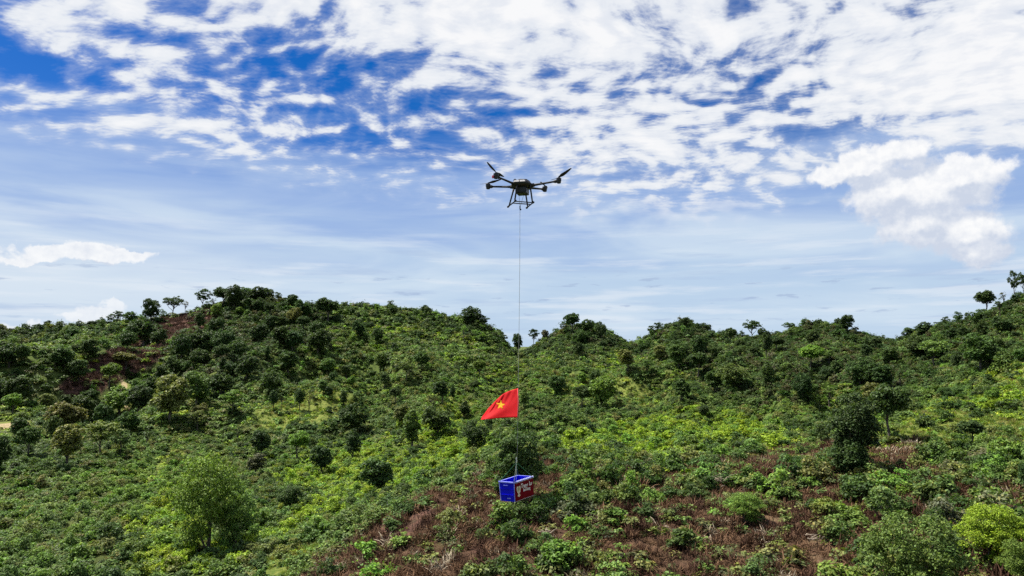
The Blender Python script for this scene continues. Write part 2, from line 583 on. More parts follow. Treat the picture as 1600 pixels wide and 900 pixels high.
def masks(x, y, z, jit=0.0):
    px, py = world2pix(x, y, z)
    front = (y > 5)
    p = np.stack([x, y], 1)
    d = np.hypot(x, y)
    s = 5.0 + 500.0 / np.maximum(d, 20)
    jx = (fbm(p / np.maximum(d, 30)[:, None] * 26, 31, 4) - 0.5) * 3.0 * s
    jy = (fbm(p / np.maximum(d, 30)[:, None] * 26, 47, 4) - 0.5) * 2.0 * s
    if jit:
        jr = np.random.default_rng(5)
        jx = jx + jr.normal(scale=jit * 1.6, size=len(x))
        jy = jy + jr.normal(scale=jit, size=len(x))
    qx, qy = px + jx, py + jy
    out = {}
    f = lambda polys: np.any([inpoly(qx, qy, q) for q in polys], axis=0) & front
    # ground nearer than the frame's lower edge goes on as it is at the edge
    qy = np.minimum(qy, 1150)
    out['clear'] = f(CLEAR).astype(float)
    out['burnt'] = f(BURNT).astype(float)
    out['grass'] = f(GRASS).astype(float)
    out['lime'] = f(LIME).astype(float)
    out['dark'] = f(DARKF).astype(float)
    tr = np.zeros(len(x))
    for pts, wd, st in TRAIL:
        tr = np.maximum(tr, st * np.clip(1.6 - nearline(px + jx * 0.15, py + jy * 0.15, pts) / wd, 0, 1))
    out['trail'] = tr * front
    sk = np.zeros(len(x))
    for pts, wd, st in TRAIL:              # plants are kept low just in front of the tracks
        sk = np.maximum(sk, nearline(px + jx * 0.5, (py - 7), pts) < (wd + 6 if st > 0.8 else 4.5))
    out['skirt'] = sk * front
    out['px'], out['py'] = px, py
    return out


# ------------------------------------------------------------------ materials
def new_mat(name):
    m = bpy.data.materials.new(name)
    m.use_nodes = True
    m.node_tree.nodes.clear()
    N = Nodes(m.node_tree)
    out = N.new('ShaderNodeOutputMaterial')
    return m, N, out


def principled(N, **kw):
    b = N.new('ShaderNodeBsdfPrincipled')
    for k, v in kw.items():
        N.put(b.inputs[k.replace('_', ' ')], v)
    return b


def plain(name, col, rough=0.5, metal=0.0, spec=0.5, var=0.12, scale=18.0):
    """solid material with a little grime"""
    m, N, out = new_mat(name)
    tc = N.new('ShaderNodeTexCoord')
    n = N.noise(tc.outputs['Object'], scale, 5, 0.6)
    c = N.mix(N.mr(n, 0.3, 0.7), tuple(v * (1 - var) for v in col), tuple(min(1, v * (1 + var)) for v in col))
    b = principled(N, Base_Color=c, Roughness=N.mr(n, 0.3, 0.7, max(rough - 0.08, 0.05), min(rough + 0.1, 1)), Metallic=metal)
    b.inputs['Specular IOR Level'].default_value = spec
    N.t.links.new(b.outputs[0], out.inputs[0])
    return m


def leaf_material(name, rough=0.55, trans=0.28, spec=0.16, straw=False):
    m, N, out = new_mat(name)
    at = N.new('ShaderNodeAttribute', attribute_type='INSTANCER', attribute_name='tint')
    geo = N.new('ShaderNodeNewGeometry')
    rnd = geo.outputs['Random Per Island']
    rnd2 = N.m('FRACT', N.m('MULTIPLY', rnd, 37.7))
    v = N.mr(rnd, 0.0, 1.0, 0.42, 1.75, smooth=False)
    c = N.vm('SCALE', at.outputs['Color'], scale=v)
    # some leaves younger and yellower, a few dull
    if not straw:
        c = N.mix(N.mr(rnd2, 0.72, 1.0, 0.0, 0.55, smooth=False), c, N.vm('MULTIPLY', c, (1.7, 1.3, 0.7)))
        c = N.mix(N.mr(rnd2, 0.16, 0.0, 0.0, 0.5, smooth=False), c, N.vm('MULTIPLY', c, (0.75, 0.85, 1.1)))
    else:
        c = N.mix(N.mr(rnd2, 0.6, 1.0, 0.0, 0.8, smooth=False), c, N.vm('MULTIPLY', c, (1.5, 1.5, 1.45)))
    b = principled(N, Base_Color=c, Roughness=rough)
    b.inputs['Specular IOR Level'].default_value = spec
    tr = N.new('ShaderNodeBsdfTranslucent')
    N.t.links.new(N.vm('MULTIPLY', c, (1.15, 1.25, 0.6) if not straw else (1, 1, 1)), tr.inputs['Color'])
    mx = N.new('ShaderNodeMixShader')
    mx.inputs[0].default_value = trans
    N.t.links.new(b.outputs[0], mx.inputs[1])
    N.t.links.new(tr.outputs[0], mx.inputs[2])
    N.t.links.new(mx.outputs[0], out.inputs[0])
    return m


def bark_material():
    m, N, out = new_mat('bark')
    tc = N.new('ShaderNodeTexCoord')
    mp = N.new('ShaderNodeMapping')
    mp.inputs['Scale'].default_value = (14, 14, 3)
    N.t.links.new(tc.outputs['Object'], mp.inputs[0])
    n = N.noise(mp.outputs[0], 2.0, 5, 0.65)
    c = N.mix(N.mr(n, 0.35, 0.68), (0.035, 0.026, 0.019), (0.15, 0.125, 0.10))
    b = principled(N, Base_Color=c, Roughness=0.9)
    N.t.links.new(b.outputs[0], out.inputs[0])
    return m


def ground_material():
    m, N, out = new_mat('hillside_ground')
    geo = N.new('ShaderNodeNewGeometry')
    P = geo.outputs['Position']

    def att(k):
        return N.new('ShaderNodeAttribute', attribute_name=k).outputs['Fac']
    n1 = N.noise(P, 0.35, 6, 0.6)
    n2 = N.noise(P, 2.1, 6, 0.65)
    n3 = N.noise(P, 0.06, 4, 0.55)
    green = N.mix(N.mr(n1, 0.35, 0.65), (0.040, 0.060, 0.014), (0.105, 0.145, 0.032))
    green = N.mix(N.mr(n3, 0.42, 0.62, 0.0, 0.5), green, (0.10, 0.105, 0.032))
    brown = N.mix(N.mr(n2, 0.35, 0.65), (0.048, 0.026, 0.017), (0.130, 0.076, 0.046))
    brown = N.mix(N.mr(n1, 0.50, 0.70, 0.0, 0.7), brown, (0.20, 0.145, 0.075))
    brown = N.mix(N.mr(n1, 0.47, 0.30, 0.0, 0.55), brown, (0.070, 0.075, 0.020))
    burnt = N.mix(N.mr(n2, 0.35, 0.65), (0.060, 0.034, 0.026), (0.150, 0.078, 0.056))
    burnt = N.mix(N.mr(n1, 0.5, 0.7, 0.0, 0.6), burnt, (0.085, 0.085, 0.03))
    grass = N.mix(N.mr(n2, 0.35, 0.65), (0.085, 0.125, 0.022), (0.20, 0.215, 0.050))
    trail = N.mix(N.mr(n2, 0.35, 0.65), (0.26, 0.20, 0.10), (0.40, 0.32, 0.18))
    c = N.mix(att('clear'), green, brown)
    c = N.mix(att('burnt'), c, burnt)
    c = N.mix(att('grass'), c, grass)
    c = N.mix(N.mr(att('trail'), 0.2, 0.42), c, grass)
    c = N.mix(N.mr(att('trail'), 0.6, 0.85), c, trail)
    b = principled(N, Base_Color=c, Roughness=0.95)
    b.inputs['Specular IOR Level'].default_value = 0.1
    bp = N.new('ShaderNodeBump')
    bp.inputs['Strength'].default_value = 0.9
    bp.inputs['Distance'].default_value = 0.35
    N.t.links.new(N.noise(P, 1.6, 8, 0.7), bp.inputs['Height'])
    N.t.links.new(bp.outputs[0], b.inputs['Normal'])
    N.t.links.new(b.outputs[0], out.inputs[0])
    return m


LEAF = leaf_material('leaf')
STRAW = leaf_material('dry_stalk', 0.8, 0.15, 0.1, straw=True)
BARK = bark_material()
GROUND = ground_material()

hill_me = build_ground()
hill_me.materials.append(GROUND)
hill = tag(obj('hills', hill_me), kind='structure', label='green hillsides with a brown cleared slope in front', cat='hills')


# ------------------------------------------------------------------ plants
def rand_dirs(n, rng):
    v = rng.normal(size=(n, 3))
    return v / np.linalg.norm(v, axis=1)[:, None]


def leaves(pos, nrm, size, rng, asp=0.55):
    """one folded-free rhombic leaf at each position, facing nrm; returns verts, quads"""
    n = len(pos)
    r = rand_dirs(n, rng)
    t = np.cross(nrm, r)
    t /= np.maximum(np.linalg.norm(t, axis=1), 1e-6)[:, None]
    b = np.cross(nrm, t)
    s = (np.asarray(size) * rng.uniform(0.7, 1.35, n))[:, None]
    droop = nrm * s * rng.uniform(-0.25, 0.1, n)[:, None]
    V = np.stack([pos - t * s * 0.55, pos + b * s * asp * 0.6 + droop * 0.2, pos + t * s * 0.6 + droop, pos - b * s * asp * 0.6 + droop * 0.2], 1).reshape(-1, 3)
    q = np.arange(n * 4).reshape(-1, 4)
    return V, q


def clumps(cs, rs, per, size, rng, flat=0.8, up=0.68, hollow=0.55):
    P, Nn = [], []
    for c, r in zip(cs, rs):
        k = max(4, int(per * (r / np.mean(rs)) ** 2))
        dv = rand_dirs(k, rng)
        dv[:, 2] = np.where(dv[:, 2] < -0.35, -dv[:, 2] * 0.6, dv[:, 2])
        rad = r * (hollow + (1 - hollow) * rng.random(k) ** 0.5)
        lump = 0.8 + 0.45 * vnoise(dv * 2.3 + c * 9, 5)
        p = c + dv * (rad * lump)[:, None] * np.array([1, 1, flat])
        nn = dv * (1 - up) + np.array([0, 0, up]) + rng.normal(scale=0.38, size=(k, 3))
        nn /= np.linalg.norm(nn, axis=1)[:, None]
        P.append(p)
        Nn.append(nn)
    return leaves(np.vstack(P), np.vstack(Nn), size, rng)


def tube(pts, rad, sides=6):
    pts = np.asarray(pts, float)
    V, Q = [], []
    for i, p in enumerate(pts):
        d = pts[min(i + 1, len(pts) - 1)] - pts[max(i - 1, 0)]
        d /= max(np.linalg.norm(d), 1e-9)
        a = np.cross(d, [0, 1, 0.3] if abs(d[1]) < 0.8 else [1, 0, 0.2])
        a /= np.linalg.norm(a)
        b = np.cross(d, a)
        for k in range(sides):
            t = 2 * math.pi * k / sides
            V.append(p + rad[i] * (a * math.cos(t) + b * math.sin(t)))
    for i in range(len(pts) - 1):
        for k in range(sides):
            k2 = (k + 1) % sides
            Q.append([i * sides + k, i * sides + k2, (i + 1) * sides + k2, (i + 1) * sides + k])
    return np.array(V), np.array(Q)


def join(parts):
    V, Q, o = [], [], 0
    for v, q in parts:
        V.append(v)
        Q.append(q + o)
        o += len(v)
    return np.vstack(V), np.vstack(Q)


def make_tree(form, seed):
    """height 1, crown about cw wide; returns (crown mesh, trunk mesh, width)"""
    rng = np.random.default_rng(seed)
    P = dict(  # z0 bottom of crown, cw width, clumps, clump radius, leaves per clump, leaf size, power of shape, gap
        round=(0.14, 0.95, 28, 0.165, 165, 0.056, 0.0),
        tall=(0.22, 0.62, 26, 0.14, 150, 0.050, 0.0),
        dome=(0.40, 0.80, 32, 0.150, 165, 0.050, 0.0),
        open=(0.36, 0.92, 22, 0.13, 100, 0.048, 0.2),
        thin=(0.42, 0.50, 10, 0.085, 55, 0.040, 0.4),
        stout=(0.06, 0.72, 48, 0.135, 240, 0.030, 0.0),
        grand=(0.02, 1.10, 46, 0.15, 300, 0.027, 0.0),
        bushy=(0.03, 1.10, 34, 0.18, 180, 0.050, 0.0),
        conic=(0.12, 0.55, 24, 0.125, 130, 0.045, 0.0))[form]
    z0, cw, nc, cr, per, ls, gap = P
    cz, hz = (z0 + 1) / 2, (1 - z0) / 2
    cs, rs = [], []
    lopside = rng.normal(scale=0.10, size=2)
    tries = 0
    while len(cs) < nc and tries < 4000:
        tries += 1
        dv = rand_dirs(1, rng)[0]
        f = rng.random() ** (0.35 if not gap else 0.5)
        r = cr * rng.uniform(0.5, 1.35)
        p = np.array([dv[0] * (cw / 2 - r * 0.8) * f, dv[1] * (cw / 2 - r * 0.8) * f, cz + dv[2] * (hz - r * 0.75) * f])
        p[:2] += lopside * (p[2] - z0)
        if form == 'conic':
            k = 1.25 - (p[2] - z0) / (1 - z0)
            p[:2] *= min(1.0, max(0.25, k))
        if form in ('dome', 'open') and p[2] < z0 + 0.12 and np.hypot(p[0], p[1]) < cw * 0.2:
            continue
        if any(np.linalg.norm((p - q) * [1, 1, 1.2]) < (r + s) * (0.50 if not gap else 0.75) for q, s in zip(cs, rs)) and tries < 3000:
            continue
        cs.append(p)
        rs.append(r)
    V, Q = clumps(cs, rs, per, ls, rng, flat=0.82 if not gap else 0.62)
    # a few loose sprigs break the outline
    k = 40
    dv = rand_dirs(k, rng)
    dv[:, 2] = np.abs(dv[:, 2]) * 0.9 - 0.1
    sp = np.array([0, 0, cz]) + dv * np.array([cw / 2, cw / 2, hz]) * rng.uniform(0.85, 1.06, k)[:, None]
    V2, Q2 = leaves(sp, rand_dirs(k, rng), ls, rng)
    V, Q = join([(V, Q), (V2, Q2)])
    crown = np_mesh('crown', V, Q, None, LEAF)
    # trunk and limbs
    parts = []
    lean = rng.normal(scale=0.03, size=2)
    zt = z0 + (1 - z0) * 0.55
    tz = np.linspace(-0.04, zt, 7)
    wob = np.cumsum(rng.normal(scale=0.010, size=(7, 2)), 0)
    tp = np.stack([lean[0] * tz + wob[:, 0], lean[1] * tz + wob[:, 1], tz], 1)
    tr = np.linspace(0.030, 0.012, 7) * (0.8 if form in ('thin', 'open') else 1.0)
    tr[0] *= 1.4
    parts.append(tube(tp, tr, 7))
    order = sorted(range(len(cs)), key=lambda i: -rs[i])[: 9 if gap or form == 'dome' else 6]
    for i in order:
        zb = z0 * 0.75 + rng.random() * (zt - z0 * 0.75) * 0.6
        b = np.array([np.interp(zb, tz, tp[:, 0]), np.interp(zb, tz, tp[:, 1]), zb])
        e = cs[i]
        mid = (b + e) / 2 + np.array([0, 0, -0.02]) + rng.normal(scale=0.012, size=3)
        parts.append(tube([b, mid, e], [0.013, 0.009, 0.004], 5))
    V, Q = join(parts)
    trunk = np_mesh('trunk', V, Q, None, BARK, True)
    return crown, trunk, cw


def make_shrub(seed, style='round'):
    rng = np.random.default_rng(seed)
    nc = {'round': 15, 'spread': 16, 'upright': 11, 'leafy': 12}[style]
    cw, ch = {'round': (0.95, 0.8), 'spread': (1.3, 0.55), 'upright': (0.75, 1.0), 'leafy': (1.0, 0.75)}[style]
    per, ls = {'round': (62, 0.085), 'spread': (58, 0.085), 'upright': (60, 0.085), 'leafy': (58, 0.108)}[style]
    cs, rs = [], []
    for i in range(nc):
        a = rng.random() * 2 * math.pi
        f = rng.random() ** 0.6
        z = ch * (0.12 + 0.75 * rng.random() * math.sqrt(max(0.05, 1 - f * f * 0.8)))
        cs.append(np.array([math.cos(a) * f * cw * 0.42, math.sin(a) * f * cw * 0.42, z]))
        rs.append(rng.uniform(0.12, 0.22))
    V, Q = clumps(cs, rs, per, ls, rng, flat=0.85)
    k = 30
    dv = rand_dirs(k, rng)
    dv[:, 2] = np.abs(dv[:, 2])
    V2, Q2 = leaves(dv * np.array([cw * 0.6, cw * 0.6, ch * 1.08]) * rng.uniform(0.8, 1.05, k)[:, None], rand_dirs(k, rng), ls, rng)
    V, Q = join([(V, Q), (V2, Q2)])
    fol = np_mesh('foliage', V, Q, None, LEAF)
    parts = []
    for i in range(0, nc, 2):
        b = np.array([rng.normal(scale=0.03), rng.normal(scale=0.03), -0.06])
        parts.append(tube([b, (b + cs[i]) / 2 + rng.normal(scale=0.02, size=3), cs[i]], [0.018, 0.012, 0.005], 5))
    V, Q = join(parts)
    return fol, np_mesh('stems', V, Q, None, BARK, True)


def make_tuft(seed, kind):
    """small plants for the masses: fern-like rosettes, broad-leaved herbs, dry stalks, grass"""
    rng = np.random.default_rng(seed)
    if kind == 'herb':
        k = 90
        dv = rand_dirs(k, rng)
        dv[:, 2] = np.abs(dv[:, 2])
        pos = dv * rng.uniform(0.35, 1, k)[:, None] * np.array([0.55, 0.55, 0.55])
        pos += 0.10 * (vnoise(pos * 5, seed)[:, None] - 0.5)
        nn = dv * 0.4 + np.array([0, 0, 0.6]) + rng.normal(scale=0.35, size=(k, 3))
        nn /= np.linalg.norm(nn, axis=1)[:, None]
        V, Q = leaves(pos, nn, 0.21, rng, 0.62)
        return np_mesh('herb', V, Q, None, LEAF)
    if kind == 'fern':
        P, Nn = [], []
        for i in range(13):
            a = rng.random() * 2 * math.pi
            ln = rng.uniform(0.4, 0.75)
            for t in np.linspace(0.2, 1, 7):
                r = ln * t
                z = 0.55 * math.sin(min(t, 1) * 2.3) * rng.uniform(0.8, 1.1)
                P.append([math.cos(a) * r + rng.normal(scale=.03), math.sin(a) * r + rng.normal(scale=.03), z])
                Nn.append([math.cos(a) * 0.5 * t + rng.normal(scale=.25), math.sin(a) * 0.5 * t + rng.normal(scale=.25), 1.0])
        Nn = np.array(Nn)
        Nn /= np.linalg.norm(Nn, axis=1)[:, None]
        V, Q = leaves(np.array(P), Nn, 0.20, rng, 0.6)
        return np_mesh('fern', V, Q, None, LEAF)
    k = 46 if kind == 'dry' else 60
    V, Q = [], []
    for i in range(k):
        a = rng.random() * 2 * math.pi
        b = rng.normal(scale=0.22, size=2)
        ln = rng.uniform(0.35, 0.9)
        tilt = rng.uniform(0.2, 1.35) if kind == 'dry' else rng.uniform(0.05, 0.7)
        dx = np.array([math.cos(a) * math.sin(tilt), math.sin(a) * math.sin(tilt), math.cos(tilt)]) * ln
        sd_ = np.array([-math.sin(a), math.cos(a), 0]) * (rng.uniform(0.012, 0.035) if kind == 'dry' else 0.02)
        p = np.array([b[0], b[1], 0.0])
        m = p + dx * 0.55 + np.array([0, 0, 0.06])
        e = p + dx - np.array([0, 0, 0.08 * ln])
        o = len(V)
        V += [p - sd_, p + sd_, m + sd_ * 0.8, m - sd_ * 0.8, e + sd_ * 0.3, e - sd_ * 0.3]
        Q += [[o, o + 1, o + 2, o + 3], [o + 3, o + 2, o + 4, o + 5]]
    return np_mesh('dry_tuft' if kind == 'dry' else 'grass_tuft', np.array(V), np.array(Q), None, STRAW if kind == 'dry' else LEAF)


FORMS = ('round', 'tall', 'dome', 'open', 'thin', 'bushy', 'conic', 'grand', 'stout')
TREES = {f: [make_tree(f, 100 + 10 * i + k) for k in range(3 if f not in ('conic', 'grand', 'stout') else 2)] for i, f in enumerate(FORMS)}
SHRUBS = {s: [make_shrub(300 + 10 * i + k, s) for k in range(3)] for i, s in enumerate(('round', 'spread', 'upright', 'leafy'))}
TUFTS = {k: [make_tuft(500 + 10 * i + j, k) for j in range(n)] for i, (k, n) in enumerate((('herb', 4), ('fern', 3), ('dry', 4), ('grass', 2)))}

# base colours of the plants
TONE = {
    'dark':  (0.048, 0.084, 0.024),
    'deep':  (0.062, 0.108, 0.028),
    'mid':   (0.106, 0.168, 0.041),
    'olive': (0.142, 0.164, 0.046),
    'fresh': (0.130, 0.220, 0.038),
    'lime':  (0.205, 0.295, 0.024),
    'grey':  (0.105, 0.115, 0.060),
    'dusky': (0.074, 0.082, 0.032),
}
TONE_WORD = {'dark': 'blackish', 'deep': 'dark-green', 'mid': 'mid-green', 'olive': 'olive', 'fresh': 'fresh-green', 'lime': 'lime-green', 'grey': 'greyish', 'dusky': 'brownish-green'}


def tint(tone, j=0.18):
    c = np.array(TONE[tone])
    if tone == 'lime':
        return tuple(float(v) for v in c * RNG.uniform(0.96, 1.1)) + (1.0,)
    return tuple(float(v) for v in c * RNG.uniform(1 - j, 1 + j) * RNG.uniform(0.92, 1.08, 3)) + (1.0,)


def skyline_dist(px):
    """distance of the ridge along a bearing of the photo"""
    x, y, z = pixdir(px, 540.0)
    az = math.atan2(x, y)
    d = np.arange(120.0, 420.0, 1.5)
    t = ground(np.sin(az) * d, np.cos(az) * d) / d
    return az, float(d[np.argmax(t)])


def on_ground(px, py):
    """where the land shows at a point of the photo (the ridge itself if only sky is there)"""
    x, y, z = pixdir(px, py)
    az, t = math.atan2(x, y), float(z / math.hypot(x, y))
    d = np.exp(np.linspace(math.log(28.0), math.log(420.0), 700))
    g = ground(np.sin(az) * d, np.cos(az) * d) / d
    k = np.argmax(g >= t)
    if g[k] >= t:
        dd = d[k]
    else:
        _, dd = skyline_dist(px)
    return math.sin(az) * dd, math.cos(az) * dd


THINGS = []       # every tree and shrub that gets an object of its own


def add_tree(px, py, w, h, form, tone, label=None, cat=None, name=None):
    """a tree whose foot is at (px, py) of the photo and that is w wide and h tall there, all in photo pixels"""
    x, y = on_ground(px, py)
    z = float(ground(x, y)[0])
    d = y * CP + z * SP
    gx, gy = world2pix(x, y, z)
    top = py - h
    H = max((float(gy) - top) * d / F, 1.5) if float(gy) - top < 1.6 * h else h * d / F
    W = w * d / F
    THINGS.append(dict(x=x, y=y, z=z, W=W, H=H, form=form, tone=tone, label=label, kind='tree', px=float(gx), py=float(gy), d=d, name=name, cat=cat))


EXPLICIT = '''
60 526 22 20 open dark
77 527 13 15 open dark
36 530 16 16 open dark
12 534 20 18 round dark
106 520 12 16 thin dark
124 519 14 18 open dark
147 515 26 16 round dark
172 510 14 20 open dark
184 507 18 22 open dark
205 506 20 20 round deep
235 505 30 38 round dark
270 490 32 28 open dark
289 489 8 20 thin grey
316 484 27 33 open dark
334 481 9 16 thin grey
348 482 28 33 dome dark
366 488 30 44 round dark
380 472 30 24 round deep
402 474 30 26 round dark
418 474 22 24 round dark
433 474 14 18 open dark
456 482 20 22 round dark
487 492 13 24 thin dark
474 502 26 34 round deep
512 508 36 42 dome dark
540 478 10 9 thin dark
587 476 5 7 thin dark
650 490 7 10 thin deep
662 492 15 16 conic dark
682 494 10 8 round deep
735 512 36 34 round dark
755 516 22 24 open dark
768 522 14 17 thin grey
786 540 16 18 open dark
809 553 15 32 tall dark
834 541 18 28 open dark
852 536 12 22 tall grey
878 527 12 26 thin dark
893 526 26 36 dome dark
917 525 27 26 round deep
940 532 18 30 round dark
962 540 11 18 round dark
975 546 8 12 thin deep
1018 530 13 22 open dark
1028 527 12 24 open dark
1055 516 10 14 open dark
1068 514 18 18 round dark
1090 518 14 14 round dark
1104 522 18 18 round dark
1131 525 12 10 round deep
1176 527 28 28 open dark
1192 529 14 18 round dark
1233 521 20 18 open deep
1216 527 12 10 round dark
1262 515 12 8 round deep
1310 512 13 16 round dark
1323 524 22 34 tall dark
1350 529 6 13 thin dark
1365 534 9 14 thin dark
1388 537 22 10 round deep
1401 534 6 12 thin dark
1424 536 26 24 round dark
1446 531 32 28 round dark
1468 516 16 14 open dark
1478 512 14 18 open dark
1497 506 15 20 open dark
1512 500 9 14 open dark
1541 490 30 36 dome dark
1568 476 9 22 thin grey
1586 468 17 46 open dark
1599 462 16 38 open dark
225 542 44 44 round dark
198 548 30 30 round dark
246 545 24 30 round dark
312 520 16 34 tall dark
338 500 20 26 round fresh
140 562 28 30 round dark
122 598 32 34 round deep
15 576 36 38 round dark
36 566 20 26 round deep
28 632 46 40 round dark
0 628 40 34 bushy dark
90 500 0 0 round deep
170 608 26 38 dome fresh
196 578 32 26 dome olive
105 676 64 52 round olive
104 732 46 76 tall olive
84 702 22 52 tall deep
46 716 32 46 dome deep
-4 742 34 62 round dark
163 676 30 42 round deep
186 652 42 46 round fresh
216 648 40 42 round dark
265 662 64 78 round olive
306 636 46 52 round mid
346 620 42 36 round dark
311 655 24 24 round olive
318 626 24 20 bushy fresh
283 566 30 42 round dark
300 556 34 40 round dark
322 562 34 42 round dark
345 556 34 40 round dark
336 532 30 34 round dark
275 592 28 34 round deep
385 596 34 38 round dark
372 566 30 34 round deep
404 540 32 34 round dark
437 540 30 30 round deep
425 520 26 26 round dark
458 553 26 34 tall dark
496 556 38 40 round dark
450 590 28 40 tall deep
425 622 34 42 round deep
427 642 13 32 tall dark
440 641 10 28 thin deep
468 641 16 34 tall dark
482 643 12 30 thin olive
505 618 16 22 round deep
514 622 14 18 round dark
537 636 13 24 conic dark
565 641 9 20 conic deep
590 541 18 30 tall dark
561 530 22 30 round dark
605 556 10 22 thin dark
594 582 20 30 round mid
601 611 16 28 tall deep
548 606 14 18 round fresh
566 611 12 14 round fresh
520 600 14 20 round deep
690 632 26 36 tall dark
676 646 12 24 thin grey
725 656 20 30 conic dark
742 704 42 44 bushy dark
770 672 22 24 bushy deep
590 772 58 58 round dark
452 798 42 46 bushy deep
502 742 38 48 round dark
322 868 122 168 grand fresh
368 858 70 92 grand mid
398 748 30 42 tall grey
366 800 40 50 bushy mid
735 622 0 0 round deep
930 614 22 34 round deep
905 560 18 24 round dark
1066 634 26 40 tall deep
1010 545 0 0 round deep
1092 568 22 44 tall dark
1198 564 16 44 tall dark
1100 652 16 18 round dark
1158 548 16 18 round dark
1253 630 28 46 round dark
1267 628 22 28 dome deep
1336 738 80 132 stout dark
1390 694 64 98 dome dark
1330 745 70 60 bushy dark
1520 698 38 40 dome dark
1480 628 26 24 bushy deep
1549 632 20 26 round fresh
1545 645 20 16 bushy lime
1290 600 24 28 round dark
1310 590 20 26 round deep
1390 570 26 26 round deep
1432 560 34 36 round deep
1495 580 18 30 round dark
1588 535 16 18 round dark
1560 545 18 18 bushy deep
1605 770 26 60 round dark
812 792 82 124 stout deep
1430 965 160 175 grand mid
1552 886 112 108 grand lime
1604 925 76 90 grand fresh
1165 818 66 54 grand fresh
1130 690 0 0 round deep
'''
OWN = {
    (316, 484): 'umbrella-shaped tree with bare trunk standing alone on the left summit shoulder',
    (235, 505): 'round dark tree at the upper end of the burnt strip on the left ridge',
    (270, 490): 'flat open-crowned tree on the ridge between round tree and umbrella-shaped tree',
    (662, 492): 'small pointed tree alone on the skyline right of the middle summit',
    (735, 512): 'largest dark round tree on the right shoulder of the middle summit',
    (809, 553): 'narrow dark tree in the saddle directly behind the cord',
    (834, 541): 'open-crowned skyline tree just right of the cord',
    (893, 526): 'tallest dark domed tree crowning the centre knoll',
    (1018, 530): 'left of two thin trees leaning over the gap left of the brownish peak',
    (1028, 527): 'right of two thin trees leaning over the gap left of the brownish peak',
    (1176, 527): 'broad open-crowned tree on the skyline between the brownish peak and right knoll',
    (1323, 524): 'tall dark tree on the right shoulder of the rounded right knoll',
    (1541, 490): 'broad domed tree standing out on the rising right ridge',
    (1586, 468): 'tall thin-trunked tree near the top of the right ridge',
    (265, 662): 'big olive round tree right of the sandy track',
    (105, 676): 'big olive round tree above the tall oval tree at far left',
    (104, 732): 'tall oval olive tree with dark trunk at far left',
    (468, 641): 'dark oval tree with bare trunk casting shade on the pale hillside grass',
    (742, 704): 'round black-green bush below and left of the red flag',
    (322, 868): 'big billowing fresh-green tree standing in the lower left hollow',
    (368, 858): 'broad bush leaning on the right foot of the big hollow tree',
    (590, 772): 'dark round tree left of the bright shrub spur',
    (452, 798): 'dark rounded bush between the big hollow tree and the bright spur',
    (1336, 738): 'tall dense dark tree left of the bare-trunked round tree',
    (1390, 694): 'dark round-crowned tree with long bare trunk beside the grass terrace',
    (1330, 745): 'low dark bush at the foot of the tall dense dark tree',
    (812, 792): 'full green tree directly behind the hanging blue crate',
    (1430, 965): 'huge leafy green bush at the bottom edge left of the lime tree',
    (1552, 886): 'bright yellow-green round tree in the bottom right corner',
    (1604, 925): 'leafy green bush cut off at the bottom right corner below the lime tree',
    (1165, 818): 'bright fresh-green bush in the middle of the brown slope',
    (1520, 698): 'small dark domed tree below the grass terrace at right',
}
for ln in EXPLICIT.strip().splitlines():
    a = ln.split()
    if float(a[2]) > 0:
        v = [float(q) for q in a[:4]]
        k = 1.06 if v[1] < 545 else 1.12 if v[1] < 720 and v[2] < 60 else 1.0
        add_tree(v[0], v[1], v[2] * k, v[3] * k, a[4], a[5], OWN.get((v[0], v[1])))

# further trees scattered over the slopes, more of them in the dark woods
def scatter_trees(n_want):
    made = 0
    pos = [(t['px'], t['py']) for t in THINGS]
    for _ in range(6000):
        if made >= n_want:
            break
        px, py = RNG.uniform(-10, 1610), RNG.uniform(480, 720)
        x, y = on_ground(px, py)
        z = float(ground(x, y)[0])
        gx, gy = [float(v) for v in world2pix(x, y, z)]
        if abs(gy - py) > 4 or gy < 470:
            continue
        d = math.hypot(x, y)
        if d < 88:
            continue
        m = masks(np.array([x]), np.array([y]), np.array([z]))
        if m['trail'][0] > 0 or m['burnt'][0] > 0 and RNG.random() < 0.85 or m['grass'][0] > 0 and RNG.random() < 0.8:
            continue
        pr = 0.16 + 0.75 * m['dark'][0] + (0.30 if px < 330 else 0) + 0.15 * (fbm(np.array([[x / 60, y / 60]]), 77, 2)[0] > 0.55)
        if RNG.random() > pr:
            continue
        H = RNG.uniform(3.6, 7.5) * (1.1 if m['dark'][0] else 1.0)
        h = H * F / d
        if any(abs(gx - q[0]) < 0.55 * h and abs(gy - q[1]) < 0.45 * h for q in pos):
            continue
        pos.append((gx, gy))
        f = str(RNG.choice(['round', 'round', 'tall', 'bushy', 'dome', 'open', 'thin', 'conic']))
        W = H * {'round': 0.95, 'tall': 0.66, 'bushy': 1.1, 'dome': 0.82, 'conic': 0.55, 'open': 0.95, 'thin': 0.5}[f] * RNG.uniform(0.85, 1.15)
        tn = str(RNG.choice(['dark', 'deep', 'mid', 'olive', 'fresh'], p=[0.42, 0.34, 0.10, 0.07, 0.07] if m['dark'][0] else [0.28, 0.32, 0.18, 0.10, 0.12]))
        THINGS.append(dict(x=x, y=y, z=z, W=W, H=H, form=f, tone=tn, label=None, kind='tree', px=gx, py=gy, d=d, name=None, cat=None))
        made += 1


scatter_trees(max(0, 296 - len(THINGS)))


